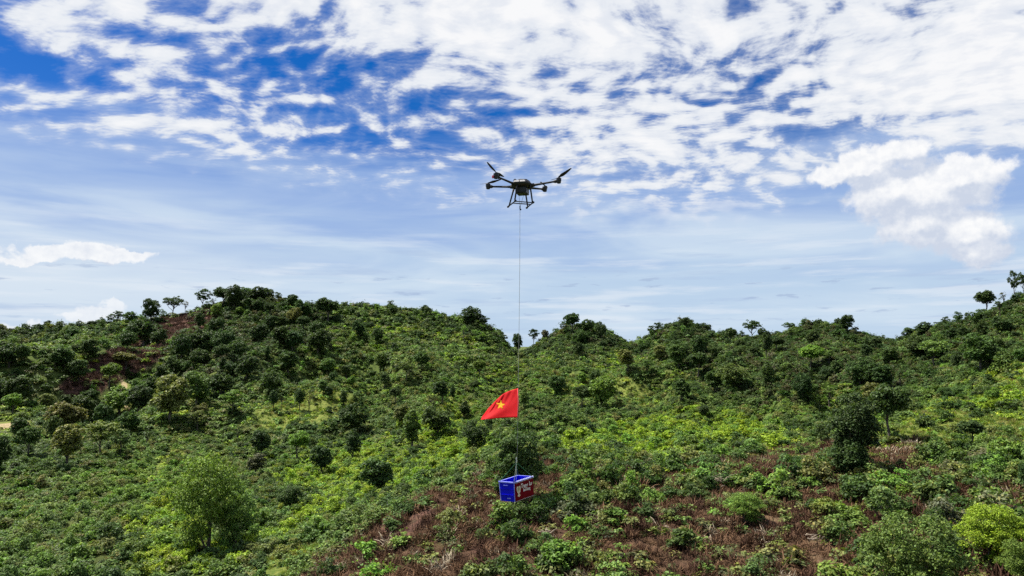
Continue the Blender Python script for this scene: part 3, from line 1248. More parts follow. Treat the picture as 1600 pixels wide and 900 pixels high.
# ---- shrubs: one big scatter; the ones that show largest become objects, the others one mass
def scatter(n, dmin, dmax, spacing0, k, seed):
    """points over the view's sector, spacing max(spacing0, k*d)"""
    rng = np.random.default_rng(seed)
    dg = np.linspace(dmin, dmax, 2000)
    pdf = dg / np.maximum(spacing0, k * dg) ** 2
    cdf = np.cumsum(pdf)
    tot = cdf[-1] * (dg[1] - dg[0]) * (2 * R(41))
    N_ = int(min(n, tot)) if n else int(tot)
    d = np.interp(rng.random(N_) * cdf[-1], cdf, dg)
    az = rng.uniform(-R(41), R(41), N_)
    x, y = np.sin(az) * d, np.cos(az) * d
    z = ground(x, y)
    return x, y, z, d, rng


def hidden_by_land(x, y, z, d, lift):
    """True where a ridge nearer to the camera hides the top of a plant"""
    out = np.zeros(len(x), bool)
    t = (z + lift) / d
    for f in np.linspace(0.2, 0.985, 40):
        out |= ground(x * f, y * f) / (d * f) > t + 0.002
    return out


x, y, z, d, rng = scatter(0, 30, 395, 1.22, 0.0086, 21)
m = masks(x, y, z, 7.0)
vis = ~hidden_by_land(x, y, z, d, 2.5) & (m['py'] > 440)
patch = fbm(np.stack([x, y], 1) / 7.0, 61, 3)
patch2 = fbm(np.stack([x, y], 1) / 26.0, 63, 3)
keep = rng.random(len(x)) < np.where(m['clear'] > 0, np.where(m['px'] > 1290, np.where(patch > 0.42, 0.85, 0.30), np.where(patch > 0.49, 0.72, 0.10) * np.where(m['px'] < 770, 0.55, 1.0)), np.where(patch2 > 0.44, 0.95, 0.38))
keep &= ~((m['burnt'] > 0) & (rng.random(len(x)) < 0.90)) & ~((m['grass'] > 0) & (rng.random(len(x)) < np.where(m['px'] > 1350, 0.92, 0.72))) & (m['trail'] <= 0.02) & ~((m['skirt'] > 0) & (rng.random(len(x)) < 0.97))
keep &= ~((np.hypot((m['px'] - 1402) / 48, (m['py'] - 702) / 26) < 1) & (rng.random(len(x)) < 0.93))
keep &= vis
# the right of the cleared slope is overgrown again
x, y, z, d = x[keep], y[keep], z[keep], d[keep]
m = {k: v[keep] for k, v in m.items()}
patch, patch2 = patch[keep], patch2[keep]
n = len(x)
size = rng.uniform(0.75, 1.45, n) * np.maximum(1.22, 0.0074 * d) * 1.1
size *= np.where((m['clear'] > 0), rng.uniform(0.75, 1.35, n), 1.0)
ridge = np.exp(ctrl_at(np.arctan2(x, y))[0][:, 11])
on_ridge = (d > 0.90 * ridge) & (d < 1.04 * ridge)
size *= np.where(on_ridge, rng.uniform(1.0, 1.9, n), 1.0)
size *= np.where(rng.random(n) < 0.07, 1.5, 1.0)
tone = np.full(n, 'mid', dtype='<U6')
u = rng.random(n)
mixv = u * 0.52 + patch2 * 1.25 - 0.40
tone[mixv < 0.24] = 'dark'
tone[(mixv >= 0.24) & (mixv < 0.42)] = 'deep'
tone[(mixv >= 0.42) & (mixv < 0.64)] = 'mid'
tone[(mixv >= 0.64) & (mixv < 0.76)] = 'olive'
tone[mixv >= 0.76] = 'fresh'
li = m['lime'] > 0
tone[li] = np.where(u[li] < 0.56, 'lime', np.where(u[li] < 0.8, 'fresh', 'mid'))
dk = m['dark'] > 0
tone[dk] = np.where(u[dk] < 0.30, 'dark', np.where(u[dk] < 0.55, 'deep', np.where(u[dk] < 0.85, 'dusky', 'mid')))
tone[on_ridge & (u < 0.7)] = 'dark'
cl = (m['clear'] > 0) & ~li
tone[cl] = np.where(u[cl] < 0.40, 'deep', np.where(u[cl] < 0.62, 'mid', np.where(u[cl] < 0.82, 'olive', np.where(u[cl] < 0.97, 'fresh', 'grey'))))
size = np.minimum(size, np.maximum(2.3, 0.0155 * d))
style = np.where(rng.random(n) < 0.42, 'round', np.where(rng.random(n) < 0.5, 'spread', np.where(rng.random(n) < 0.5, 'upright', 'leafy')))
style[(style == 'leafy') & (size > np.maximum(1.7, 0.02 * d))] = 'round'
style[li & (size < 2.0)] = np.where(rng.random((li & (size < 2.0)).sum()) < 0.6, 'leafy', 'spread')
show = size / d * F
inframe = (m['px'] > 4) & (m['px'] < 1596) & (m['py'] < 905) & (m['py'] - show * 0.5 > 440)
order = np.argsort(-np.where(inframe, show, 0))
picked, used = [], []
for i in order:
    if len(picked) >= 296:
        break
    if not inframe[i]:
        break
    # not one that a tree or a nearer shrub covers
    cx, cy, r = m['px'][i], m['py'][i] - show[i] * 0.4, show[i] * 0.5
    bad = False
    for t in THINGS:
        if t['d'] < d[i] + 2 and abs(t['px'] - cx) < t['W'] * F / t['d'] * 0.42 + r * 0.3 and t['py'] - t['H'] * F / t['d'] < cy < t['py'] + 0.3 * r:
            bad = True
            break
    if not bad:
        for (ux, uy, ur, ud) in used:
            if abs(ux - cx) < 0.55 * max(ur, r) and abs(uy - cy) < 0.55 * max(ur, r):
                bad = True
                break
    if bad:
        continue
    picked.append(i)
    used.append((cx, cy, r, d[i]))
pk = np.zeros(n, bool)
pk[picked] = True
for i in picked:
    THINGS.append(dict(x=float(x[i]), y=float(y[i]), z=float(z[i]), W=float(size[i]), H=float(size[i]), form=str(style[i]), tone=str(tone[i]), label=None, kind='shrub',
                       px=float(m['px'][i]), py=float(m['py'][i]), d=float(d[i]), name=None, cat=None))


# ---- the masses: one object of points each, plants set on them by geometry nodes
def mass(name, protos, X, Y, Z, scl, tints, rngm, label, sink=0.0, squash=(0.8, 1.15), tilt=0.15):
    N_ = len(X)
    me = bpy.data.meshes.new(name)
    me.vertices.add(N_)
    me.vertices.foreach_set('co', np.stack([X, Y, Z - sink * scl], 1).astype(np.float32).ravel())
    rot = np.stack([rngm.normal(scale=tilt, size=N_), rngm.normal(scale=tilt, size=N_), rngm.uniform(0, 6.283, N_)], 1)
    sv = np.stack([scl, scl, scl * rngm.uniform(*squash, N_)], 1)
    for k, ty, v, key in (('turn', 'FLOAT_VECTOR', rot, 'vector'), ('grow', 'FLOAT_VECTOR', sv, 'vector'), ('tint', 'FLOAT_COLOR', tints, 'color')):
        a = me.attributes.new(k, ty, 'POINT')
        a.data.foreach_set(key, np.asarray(v, np.float32).ravel())
    a = me.attributes.new('pick', 'INT', 'POINT')
    a.data.foreach_set('value', rngm.integers(0, len(protos), N_).astype(np.int32))
    o = obj(name, me)
    tag(o, label=label, cat=None, kind='stuff')
    g = bpy.data.node_groups.new(name, 'GeometryNodeTree')
    g.interface.new_socket('Geometry', in_out='INPUT', socket_type='NodeSocketGeometry')
    g.interface.new_socket('Geometry', in_out='OUTPUT', socket_type='NodeSocketGeometry')
    L = g.links.new
    gi, go = g.nodes.new('NodeGroupInput'), g.nodes.new('NodeGroupOutput')
    jn = g.nodes.new('GeometryNodeJoinGeometry')
    for pm in protos:
        po = bpy.data.objects.new(pm.name, pm)
        oi = g.nodes.new('GeometryNodeObjectInfo')
        oi.inputs['Object'].default_value = po
        oi.inputs['As Instance'].default_value = True
        L(oi.outputs['Geometry'], jn.inputs[0])

    def named(k, ty):
        q = g.nodes.new('GeometryNodeInputNamedAttribute')
        q.data_type = ty
        q.inputs['Name'].default_value = k
        return q.outputs['Attribute']
    ip = g.nodes.new('GeometryNodeInstanceOnPoints')
    L(gi.outputs[0], ip.inputs['Points'])
    L(jn.outputs[0], ip.inputs['Instance'])
    ip.inputs['Pick Instance'].default_value = True
    L(named('pick', 'INT'), ip.inputs['Instance Index'])
    e2r = g.nodes.new('FunctionNodeEulerToRotation')
    L(named('turn', 'FLOAT_VECTOR'), e2r.inputs[0])
    L(e2r.outputs[0], ip.inputs['Rotation'])
    L(named('grow', 'FLOAT_VECTOR'), ip.inputs['Scale'])
    L(ip.outputs[0], go.inputs[0])
    md = o.modifiers.new('plants', 'NODES')
    md.node_group = g
    return o


def tints_of(tones, rngm, j=0.22):
    c = np.array([TONE[t] for t in tones])
    c = c * rngm.uniform(1 - j, 1 + j, (len(c), 1)) * rngm.uniform(0.9, 1.1, (len(c), 3))
    return np.hstack([c, np.ones((len(c), 1))])


rest = ~pk
for st in ('round', 'spread', 'upright', 'leafy'):
    pass
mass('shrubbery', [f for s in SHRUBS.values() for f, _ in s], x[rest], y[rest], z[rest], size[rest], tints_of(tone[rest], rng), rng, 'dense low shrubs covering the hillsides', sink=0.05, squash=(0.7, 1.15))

# herbs and ferns between the shrubs
hx, hy, hz, hd, hr = scatter(0, 29, 395, 0.62, 0.0064, 33)
hm = masks(hx, hy, hz, 7.0)
hp = fbm(np.stack([hx, hy], 1) / 3.2, 71, 3)
hp2 = fbm(np.stack([hx, hy], 1) / 18.0, 73, 3)
k = hr.random(len(hx)) < np.where(hm['clear'] > 0, np.where(hp > 0.50, 0.55, 0.16), np.where(hm['grass'] > 0, 0.14, 0.92))
k &= ~((hm['skirt'] > 0) & (hr.random(len(hx)) < 0.85))
k &= ~((hm['burnt'] > 0) & (hr.random(len(hx)) < 0.85)) & (hm['trail'] <= 0.1)
k &= ~hidden_by_land(hx, hy, hz, hd, 2.0)
hx, hy, hz, hd, hp, hp2 = hx[k], hy[k], hz[k], hd[k], hp[k], hp2[k]
hm = {q: v[k] for q, v in hm.items()}
n = len(hx)
ht = np.full(n, 'mid', dtype='<U6')
u = hr.random(n)
mv = u * 0.48 + hp2 * 1.2 - 0.34
ht[mv < 0.22] = 'deep'
ht[(mv >= 0.55) & (mv < 0.66)] = 'olive'
ht[mv >= 0.66] = 'fresh'
ht[(mv >= 0.80)] = 'lime'
li = hm['lime'] > 0
ht[li] = np.where(u[li] < 0.6, 'lime', 'fresh')
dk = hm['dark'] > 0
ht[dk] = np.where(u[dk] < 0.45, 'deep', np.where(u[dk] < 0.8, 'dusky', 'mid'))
cl = (hm['clear'] > 0) & ~li
ht[cl] = np.where(u[cl] < 0.45, 'olive', np.where(u[cl] < 0.65, 'dusky', np.where(u[cl] < 0.88, 'mid', 'fresh')))
gr = hm['grass'] > 0
ht[gr] = np.where(u[gr] < 0.5, 'lime', 'fresh')
hs = hr.uniform(0.7, 1.4, n) * np.maximum(0.75, 0.0082 * hd)
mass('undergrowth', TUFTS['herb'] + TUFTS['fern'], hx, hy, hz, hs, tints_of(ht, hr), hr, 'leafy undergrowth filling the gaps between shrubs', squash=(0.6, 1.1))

# dry stalks and cut brush on the cleared slope
dx, dy, dz, dd, dr = scatter(0, 29, 130, 0.50, 0.0, 41)
dm = masks(dx, dy, dz)
k = ((dm['clear'] > 0) | (dm['burnt'] > 0)) & (dr.random(len(dx)) < 0.75)
dx, dy, dz, dd = dx[k], dy[k], dz[k], dd[k]
dp = fbm(np.stack([dx, dy], 1) / 4.0, 81, 3)
n = len(dx)
u = dr.random(n)
dc = np.where((u * 0.6 + dp * 0.8 < 0.60)[:, None], np.array([[0.058, 0.030, 0.019]]), np.array([[0.118, 0.068, 0.038]]))
dc = np.where((u > 0.965)[:, None], np.array([[0.36, 0.30, 0.21]]), dc)
dc = np.hstack([dc * dr.uniform(0.7, 1.25, (n, 1)), np.ones((n, 1))])
mass('dry_brush', TUFTS['dry'], dx, dy, dz, dr.uniform(0.5, 1.15, n), dc, dr, 'dry brown stalks and cut brush on the cleared slope', squash=(0.5, 1.1))

# dry stuff on the far burnt strip, coarser
dx, dy, dz, dd, dr = scatter(0, 200, 380, 1.0, 0.0, 43)
dm = masks(dx, dy, dz)
k = (dm['burnt'] > 0) & (dr.random(len(dx)) < 0.8)
dx, dy, dz = dx[k], dy[k], dz[k]
n = len(dx)
dc = np.array([[0.085, 0.048, 0.034]]) * dr.uniform(0.6, 1.6, (n, 1))
mass('dry_brush', TUFTS['dry'], dx, dy, dz, dr.uniform(1.2, 2.4, n), np.hstack([dc, np.ones((n, 1))]), dr, 'reddish brown brush on the burnt strip below the left ridge', squash=(0.5, 0.9))

# grass on the open terraces
gx, gy, gz, gd, gr_ = scatter(0, 30, 260, 0.55, 0.0052, 51)
gm = masks(gx, gy, gz)
k = (gm['grass'] > 0) & (gm['trail'] <= 0.2)
gx, gy, gz, gd = gx[k], gy[k], gz[k], gd[k]
n = len(gx)
u = gr_.random(n)
gc = np.where((u < 0.55)[:, None], np.array([[0.15, 0.205, 0.035]]), np.where((u < 0.8)[:, None], np.array([[0.24, 0.22, 0.07]]), np.array([[0.10, 0.16, 0.03]])))
mass('grass', TUFTS['grass'], gx, gy, gz, gr_.uniform(0.5, 1.0, n) * np.maximum(0.8, 0.006 * gd), np.hstack([gc * gr_.uniform(0.8, 1.2, (n, 1)), np.ones((n, 1))]), gr_, 'pale grass on the open terraces and path edges', squash=(0.5, 0.9))


# ---- labels that single each plant out
LAND = [  # landmarks of the place and where they show
    ('the hanging blue crate', 806, 762), ('the red flag', 780, 634), ('the bare-trunked tree', 1392, 645), ('the corner lime tree', 1552, 830),
    ('the big hollow tree', 325, 780), ('the round black bush', 742, 683), ('the sandy track', 190, 608), ('the burnt strip', 220, 528),
    ('the grass terrace', 1500, 655), ('the left summit', 380, 462), ('the middle summit', 565, 478), ('the saddle behind the cord', 815, 548),
    ('the centre knoll', 900, 512), ('the deep skyline gap', 985, 545), ('the brownish peak', 1070, 508), ('the rounded right knoll', 1285, 510),
    ('the far blue gap', 1388, 532), ('the right ridge', 1560, 480), ('the slope tree row', 460, 632), ('the big olive tree', 265, 625),
    ('the grassy footpath', 255, 722), ('the bright spur', 600, 770), ('the purplish soil patch', 640, 810), ('the brown slope', 960, 790),
    ('the overgrown slope', 1380, 790), ('the bright plateau', 1040, 690), ('the summit wood', 310, 545), ('the lower left thicket', 90, 840),
    ('the straw patch', 1140, 760), ('the frame-wide valley floor', 560, 700), ('the dark tree pair', 1258, 610), ('the left valley road', 20, 664),
]
LAND = [(a, b, c) for a, b, c in LAND if a != 'the frame-wide valley floor'] + [('the shady dip', 545, 705)]
FORMW = {'round': 'round-crowned', 'tall': 'tall oval', 'dome': 'dome-topped', 'open': 'open-crowned', 'thin': 'spindly', 'bushy': 'bushy', 'conic': 'pointed', 'grand': 'billowing', 'stout': 'full-crowned'}
SHW = {'round': 'rounded', 'spread': 'low spreading', 'upright': 'upright', 'leafy': 'broad-leaved'}


def relation(dx, dy):
    r = math.hypot(dx, dy)
    if r < 14:
        return 'at'
    far = 'close ' if r < 42 else '' if r < 95 else 'well '
    if abs(dx) < 0.45 * abs(dy):
        return far + ('below' if dy > 0 else 'above')
    if abs(dy) < 0.45 * abs(dx):
        return far + ('right of' if dx > 0 else 'left of')
    return far + ('below and ' if dy > 0 else 'above and ') + ('right of' if dx > 0 else 'left of')


NTH = ['leftmost', 'second from left', 'third from left', 'fourth from left', 'fifth from left', 'sixth from left', 'seventh from left', 'eighth from left']


def make_labels():
    for kind in ('tree', 'shrub'):
        mine = [t for t in THINGS if t['kind'] == kind and not t['label']]
        hs_ = sorted(t['H'] * F / t['d'] for t in mine)
        q1, q2 = hs_[len(hs_) // 3], hs_[2 * len(hs_) // 3]
        groups = {}
        for t in mine:
            hp_ = t['H'] * F / t['d']
            cx, cy = t['px'], t['py'] - hp_ * 0.5
            nm, lx, ly = min(LAND, key=lambda l: math.hypot((l[1] - cx), (l[2] - cy) * 1.2))
            sz = 'small' if hp_ < q1 else 'medium' if hp_ < q2 else 'large'
            fw = (FORMW if kind == 'tree' else SHW)[t['form']]
            head = f"{sz} {TONE_WORD[t['tone']]} {fw} {kind}"
            groups.setdefault((head, relation(cx - lx, cy - ly), nm), []).append(t)
        for (head, rel, nm), ts in groups.items():
            ts.sort(key=lambda t: t['px'])
            for i, t in enumerate(ts):
                if len(ts) == 1:
                    t['label'] = f'{head} {rel} {nm}'
                elif len(ts) == 2:
                    t['label'] = f"{head} {rel} {nm}, {('left', 'right')[i]} one"
                else:
                    t['label'] = f'{head} {rel} {nm}, {NTH[i]}' if i < len(ts) - 1 else f'{head} {rel} {nm}, rightmost'


make_labels()
GROUPS = {'tree': 'trees on the hillsides', 'shrub': 'shrubs on the nearer slopes'}
NAMES = {'round': 'broadleaf_tree', 'tall': 'broadleaf_tree', 'dome': 'broadleaf_tree', 'open': 'broadleaf_tree', 'thin': 'slender_tree', 'bushy': 'broadleaf_tree', 'conic': 'broadleaf_tree', 'grand': 'broadleaf_tree', 'stout': 'broadleaf_tree'}
for t in THINGS:
    tree = t['kind'] == 'tree'
    root = empty(NAMES[t['form']] if tree else 'shrub', (t['x'], t['y'], t['z'] - (0.1 if tree else 0.08)))
    root.rotation_euler = (0, 0, float(RNG.uniform(0, 6.28)))
    tag(root, t['label'], 'tree' if tree else 'shrub', GROUPS[t['kind']])
    if tree:
        cr, tk, cw = TREES[t['form']][int(RNG.integers(0, len(TREES[t['form']])))]
        s = (t['W'] / cw, t['W'] / cw, t['H'])
        names = (('crown', cr), ('trunk', tk))
    else:
        fo, stm = SHRUBS[t['form']][int(RNG.integers(0, 3))]
        k = float(RNG.uniform(0.8, 1.15))
        s = (t['W'], t['W'], t['W'] * k)
        names = (('foliage', fo), ('stem', stm))
    root.scale = s
    tn = tint(t['tone'])
    for nm, me in names:
        o = obj(nm, me, root)
        o['tint'] = tn

# ------------------------------------------------------------------ the drone and what hangs from it
BLACK = plain('drone_black', (0.016, 0.016, 0.018), 0.42, 0.0, 0.4)
CARBON = plain('drone_carbon', (0.020, 0.020, 0.022), 0.55, 0.0, 0.25, scale=60)
GREYP = plain('drone_grey_panel', (0.34, 0.33, 0.33), 0.45)
REDL = plain('red_lens', (0.45, 0.03, 0.06), 0.3)
ROPE = plain('rope', (0.30, 0.31, 0.30), 0.8, scale=80)
STRAP = plain('green_strap', (0.05, 0.22, 0.09), 0.7)
PALE = plain('pale_cord', (0.62, 0.66, 0.58), 0.7)
BLUE = plain('blue_plastic', (0.002, 0.004, 0.58), 0.5, 0.0, 0.15, var=0.10, scale=5)
RIMB = plain('blue_rim', (0.24, 0.27, 0.85), 0.45, var=0.25, scale=9)
MAROON = plain('maroon_print', (0.165, 0.003, 0.010), 0.8, 0.0, 0.08, scale=4)
CREAM = plain('cream_print', (0.74, 0.64, 0.50), 0.6, var=0.05)
WHITE = plain('white_print', (0.86, 0.82, 0.78), 0.6, var=0.04)
GREENP = plain('green_print', (0.33, 0.36, 0.12), 0.6, var=0.05)
YELLOW = plain('yellow_star', (0.95, 0.60, 0.02), 0.6, var=0.03)


def flag_material(name='red_cloth', c1=(0.70, 0.004, 0.010), c2=(0.82, 0.010, 0.016)):
    m, N, out = new_mat(name)
    tc = N.new('ShaderNodeTexCoord')
    w = N.noise(tc.outputs['Object'], 60, 3, 0.5)
    c = N.mix(w, c1, c2)
    b = principled(N, Base_Color=c, Roughness=0.7)
    b.inputs['Specular IOR Level'].default_value = 0.25
    tr = N.new('ShaderNodeBsdfTranslucent')
    N.t.links.new(c, tr.inputs['Color'])
    mx = N.new('ShaderNodeMixShader')
    mx.inputs[0].default_value = 0.5
    N.t.links.new(b.outputs[0], mx.inputs[1])
    N.t.links.new(tr.outputs[0], mx.inputs[2])
    N.t.links.new(mx.outputs[0], out.inputs[0])
    return m


FLAGM = flag_material()
Y0 = 22.0
U_ = (Y0 * CP + 0 * SP) / F                  # metres per photo pixel at the drone's distance, near enough


def at(px, py, Y=Y0):
    x, y, z = pixdir(px, py)
    return Vector((float(x) * Y / float(y), Y, float(z) * Y / float(y)))


def add_tube(bm, pts, rad, sides=8, cap=True):
    v, q = tube([tuple(p) for p in pts], rad if hasattr(rad, '__len__') else [rad] * len(pts), sides)
    vs_ = [bm.verts.new(p) for p in v]
    for f in q:
        bm.faces.new([vs_[i] for i in f])
    if cap:
        bm.faces.new(vs_[:sides][::-1])
        bm.faces.new(vs_[-sides:])


def add_box(bm, c, s, M=None, bev=0.0):
    r = bmesh.ops.create_cube(bm, size=1.0)
    vs_ = r['verts']
    bmesh.ops.scale(bm, vec=s, verts=vs_)
    if M is not None:
        bmesh.ops.transform(bm, matrix=M, verts=vs_)
    bmesh.ops.translate(bm, vec=c, verts=vs_)
    if bev:
        es = list({e for v in vs_ for e in v.link_edges})
        bmesh.ops.bevel(bm, geom=es, offset=bev, segments=2, affect='EDGES')


def add_loops(bm, loops, cap=True):
    rows = [[bm.verts.new(p) for p in lp] for lp in loops]
    n_ = len(rows[0])
    for a, b in zip(rows[:-1], rows[1:]):
        for k in range(n_):
            bm.faces.new([a[k], a[(k + 1) % n_], b[(k + 1) % n_], b[k]])
    if cap:
        bm.faces.new(rows[0][::-1])
        bm.faces.new(rows[-1])


def superloop(rx, ry, z, n_=24, e=3.0, cx=0, cy=0):
    out = []
    for k in range(n_):
        t = 2 * math.pi * k / n_
        c, s = math.cos(t), math.sin(t)
        out.append((cx + rx * math.copysign(abs(c) ** (2 / e), c), cy + ry * math.copysign(abs(s) ** (2 / e), s), z))
    return out


# --- drone: local axes x right, y away from the camera, z up
DC = at(816, 290)
drone = empty('quadcopter_drone', DC)
tag(drone, 'black four-armed cargo drone hovering above the hills with a long cord below', 'drone')
YAW = R(-14)
bm = bmesh.new()
add_loops(bm, [superloop(rx, ry, z) for rx, ry, z in ((0.17, 0.24, -0.085), (0.27, 0.36, -0.07), (0.335, 0.42, -0.02), (0.335, 0.42, 0.03), (0.29, 0.38, 0.085), (0.22, 0.30, 0.13), (0.13, 0.18, 0.145))])
o = bm_obj('body', bm, BLACK, drone, True)
o.rotation_euler = (0, 0, YAW)
body = o
# two grey side panels on the face towards the camera
for sx0, sx1 in ((-0.20, -0.015), (0.015, 0.20)):
    bm = bmesh.new()
    loops = []
    for z, ry in ((0.035, 0.435), (0.095, 0.40)):
        f = 1.0 if z < 0.05 else 0.80
        loops.append([(sx0 * f, -ry, z), (sx1 * f, -ry, z), (sx1 * f, -ry + 0.03, z), (sx0 * f, -ry + 0.03, z)])
    add_loops(bm, loops)
    bm_obj('side_panel', bm, GREYP, body)
# roll bar and aerial over the top
bm = bmesh.new()
add_tube(bm, [(-0.30, -0.06, 0.07), (-0.22, -0.07, 0.16), (-0.05, -0.08, 0.19), (0.16, -0.08, 0.175), (0.27, -0.06, 0.10)], 0.017)
bm_obj('top_bar', bm, CARBON, body, True)
bm = bmesh.new()
add_loops(bm, [superloop(0.05, 0.05, z, 12, 2) for z in (0.10, 0.19)])
add_tube(bm, [(0, 0, 0.18), (0, 0, 0.22)], 0.012)
o = bm_obj('aerial', bm, BLACK, body)
o.location = (-0.22, -0.10, 0)
# battery box below
bm = bmesh.new()
add_box(bm, (0, 0, -0.185), (0.37, 0.46, 0.21), bev=0.018)
add_box(bm, (0, -0.235, -0.20), (0.30, 0.012, 0.14), bev=0.004)
o = bm_obj('battery_box', bm, BLACK, drone)
o.rotation_euler = (0, 0, YAW)
bm = bmesh.new()
add_box(bm, (0.05, -0.238, -0.255), (0.16, 0.012, 0.05))
bm_obj('port_cover', bm, CARBON, o)

# arms: tip in local coordinates, propeller blade vectors
ARMS = [((-0.84, -0.88, 0.09), [(-0.26, -0.58, 0.15), (0.24, 0.60, -0.02)], True),
        ((-1.13, 0.38, 0.055), [(0.52, -0.12, 0.10), (-0.30, 0.50, 0.055)], False),
        ((1.17, -0.42, 0.055), [(0.36, -0.54, 0.13), (-0.22, 0.58, 0.02)], False),
        ((0.78, 0.86, 0.075), [(0.10, 0.60, 0.02), (-0.16, -0.55, -0.02)], False)]
for tip, blades, red in ARMS:
    tx = Vector(tip)
    hd_ = Vector((tx.x, tx.y, 0)).normalized()
    root = hd_ * 0.30 + Vector((0, 0, -0.02))
    bm = bmesh.new()
    add_tube(bm, [root, root.lerp(tx, 0.25), root.lerp(tx, 0.62), tx], [0.052, 0.036, 0.031, 0.029], 10)
    add_tube(bm, [root.lerp(tx, -0.1), root.lerp(tx, 0.12)], [0.075, 0.06], 10)          # folding hinge
    add_tube(bm, [root.lerp(tx, 0.80), root.lerp(tx, 0.86), root.lerp(tx, 1.0)], [0.03, 0.055, 0.05], 10)   # speed controller
    arm = bm_obj('arm', bm, CARBON, drone, True)
    bm = bmesh.new()
    add_loops(bm, [superloop(r_, r_, z, 16, 2) for r_, z in ((0.045, -0.085), (0.068, -0.07), (0.075, -0.01), (0.082, 0.0), (0.082, 0.085), (0.05, 0.10), (0.022, 0.105), (0.022, 0.13))])
    mo = bm_obj('motor', bm, BLACK, arm)
    mo.location = tx
    for bv in blades:
        b = Vector(bv)
        ln = b.length
        u_ = b / ln
        side = u_.cross(Vector((0, 0, 1))).normalized()
        upv = side.cross(u_)
        bm = bmesh.new()
        loops = []
        for t, w_, tw, th in ((0.0, 0.028, 0.5, 0.012), (0.12, 0.040, 0.45, 0.011), (0.28, 0.066, 0.36, 0.009), (0.55, 0.058, 0.24, 0.007), (0.82, 0.042, 0.15, 0.005), (0.97, 0.024, 0.1, 0.003), (1.0, 0.010, 0.1, 0.002)):
            c = u_ * (t * ln) + upv * (0.03 * t * t)
            s_ = side * math.cos(tw) + upv * math.sin(tw)
            n_ = upv * math.cos(tw) - side * math.sin(tw)
            loops.append([c - s_ * w_, c + n_ * th, c + s_ * w_, c - n_ * th])
        add_loops(bm, loops)
        bl = bm_obj('propeller_blade', bm, CARBON, arm)
        bl.location = tx + Vector((0, 0, 0.12))
    if red:
        bm = bmesh.new()
        add_loops(bm, [superloop(r_, r_, z, 12, 2) for r_, z in ((0.02, -0.05), (0.035, -0.04), (0.035, 0.03), (0.02, 0.04))])
        li_ = bm_obj('light', bm, REDL, arm)
        li_.location = tx - hd_ * -0.09 + Vector((-0.03, 0, -0.03))

# landing gear
FEET = {'fl': (-0.43, 0.26, -0.62), 'nl': (-0.25, -0.43, -0.62), 'fr': (0.19, 0.43, -0.62), 'nr': (0.33, -0.20, -0.62)}
TOPS = {'fl': (-0.27, 0.20, -0.04), 'nl': (-0.17, -0.34, -0.06), 'fr': (0.10, 0.34, -0.06), 'nr': (0.25, -0.22, -0.04)}
for k in FEET:
    bm = bmesh.new()
    f, t = Vector(FEET[k]), Vector(TOPS[k])
    add_tube(bm, [t, t.lerp(f, 0.25), f], [0.040, 0.026, 0.024], 8)
    bm_obj('leg', bm, CARBON, drone, True)
for a, b in (('fl', 'nl'), ('fr', 'nr')):
    A, B = Vector(FEET[a]), Vector(FEET[b])
    e = (B - A).normalized()
    bm = bmesh.new()
    add_tube(bm, [A - e * 0.14, A, B, B + e * 0.10], 0.021, 8)
    sk = bm_obj('skid', bm, CARBON, drone, True)
    for p in (A - e * 0.12, B + e * 0.08):
        bm = bmesh.new()
        add_tube(bm, [p - e * 0.05, p + e * 0.05], 0.034, 10)
        bm_obj('rubber_foot', bm, BLACK, sk, True)
for f in (0.12, 0.55):
    A, B = Vector(FEET['nl']).lerp(Vector(FEET['fl']), f), Vector(FEET['nr']).lerp(Vector(FEET['fr']), f)
    bm = bmesh.new()
    add_tube(bm, [A + Vector((0, 0, 0.03)), B + Vector((0, 0, 0.03))], 0.017, 8)
    bm_obj('crossbar', bm, CARBON, drone, True)
for sx in (-0.11, 0.06):
    bm = bmesh.new()
    add_tube(bm, [Vector((sx, 0.0, -0.28)), Vector((sx * 0.6 - 0.03, 0.02, -0.45)), at(812.5, 323) - DC], 0.0055, 5)
    bm_obj('bridle_line', bm, ROPE, drone, True)

# the cord
bm = bmesh.new()
pts = [at(812.5, 322.5), at(812.2, 400), at(811.2, 500), at(809.8, 600), at(809.0, 655), at(808.4, 700), at(807.4, 718)]
c0 = pts[0].copy()
add_tube(bm, [p - c0 for p in pts], 0.0058, 6)
cord = bm_obj('hoist_cord', bm, ROPE, None, True)
cord.location = c0
tag(cord, 'long thin grey cord hanging from the drone down to the blue crate', 'cord')
bm = bmesh.new()
add_tube(bm, [Vector((-0.01, 0, -0.11)), Vector((0.025, 0, -0.10)), Vector((0.045, 0, -0.095))], [0.022, 0.03, 0.008], 8)
add_tube(bm, [Vector((0, 0, 0.02)), Vector((0, 0, -0.08))], [0.018, 0.018], 8)
bm_obj('clip', bm, BLACK, cord, True)


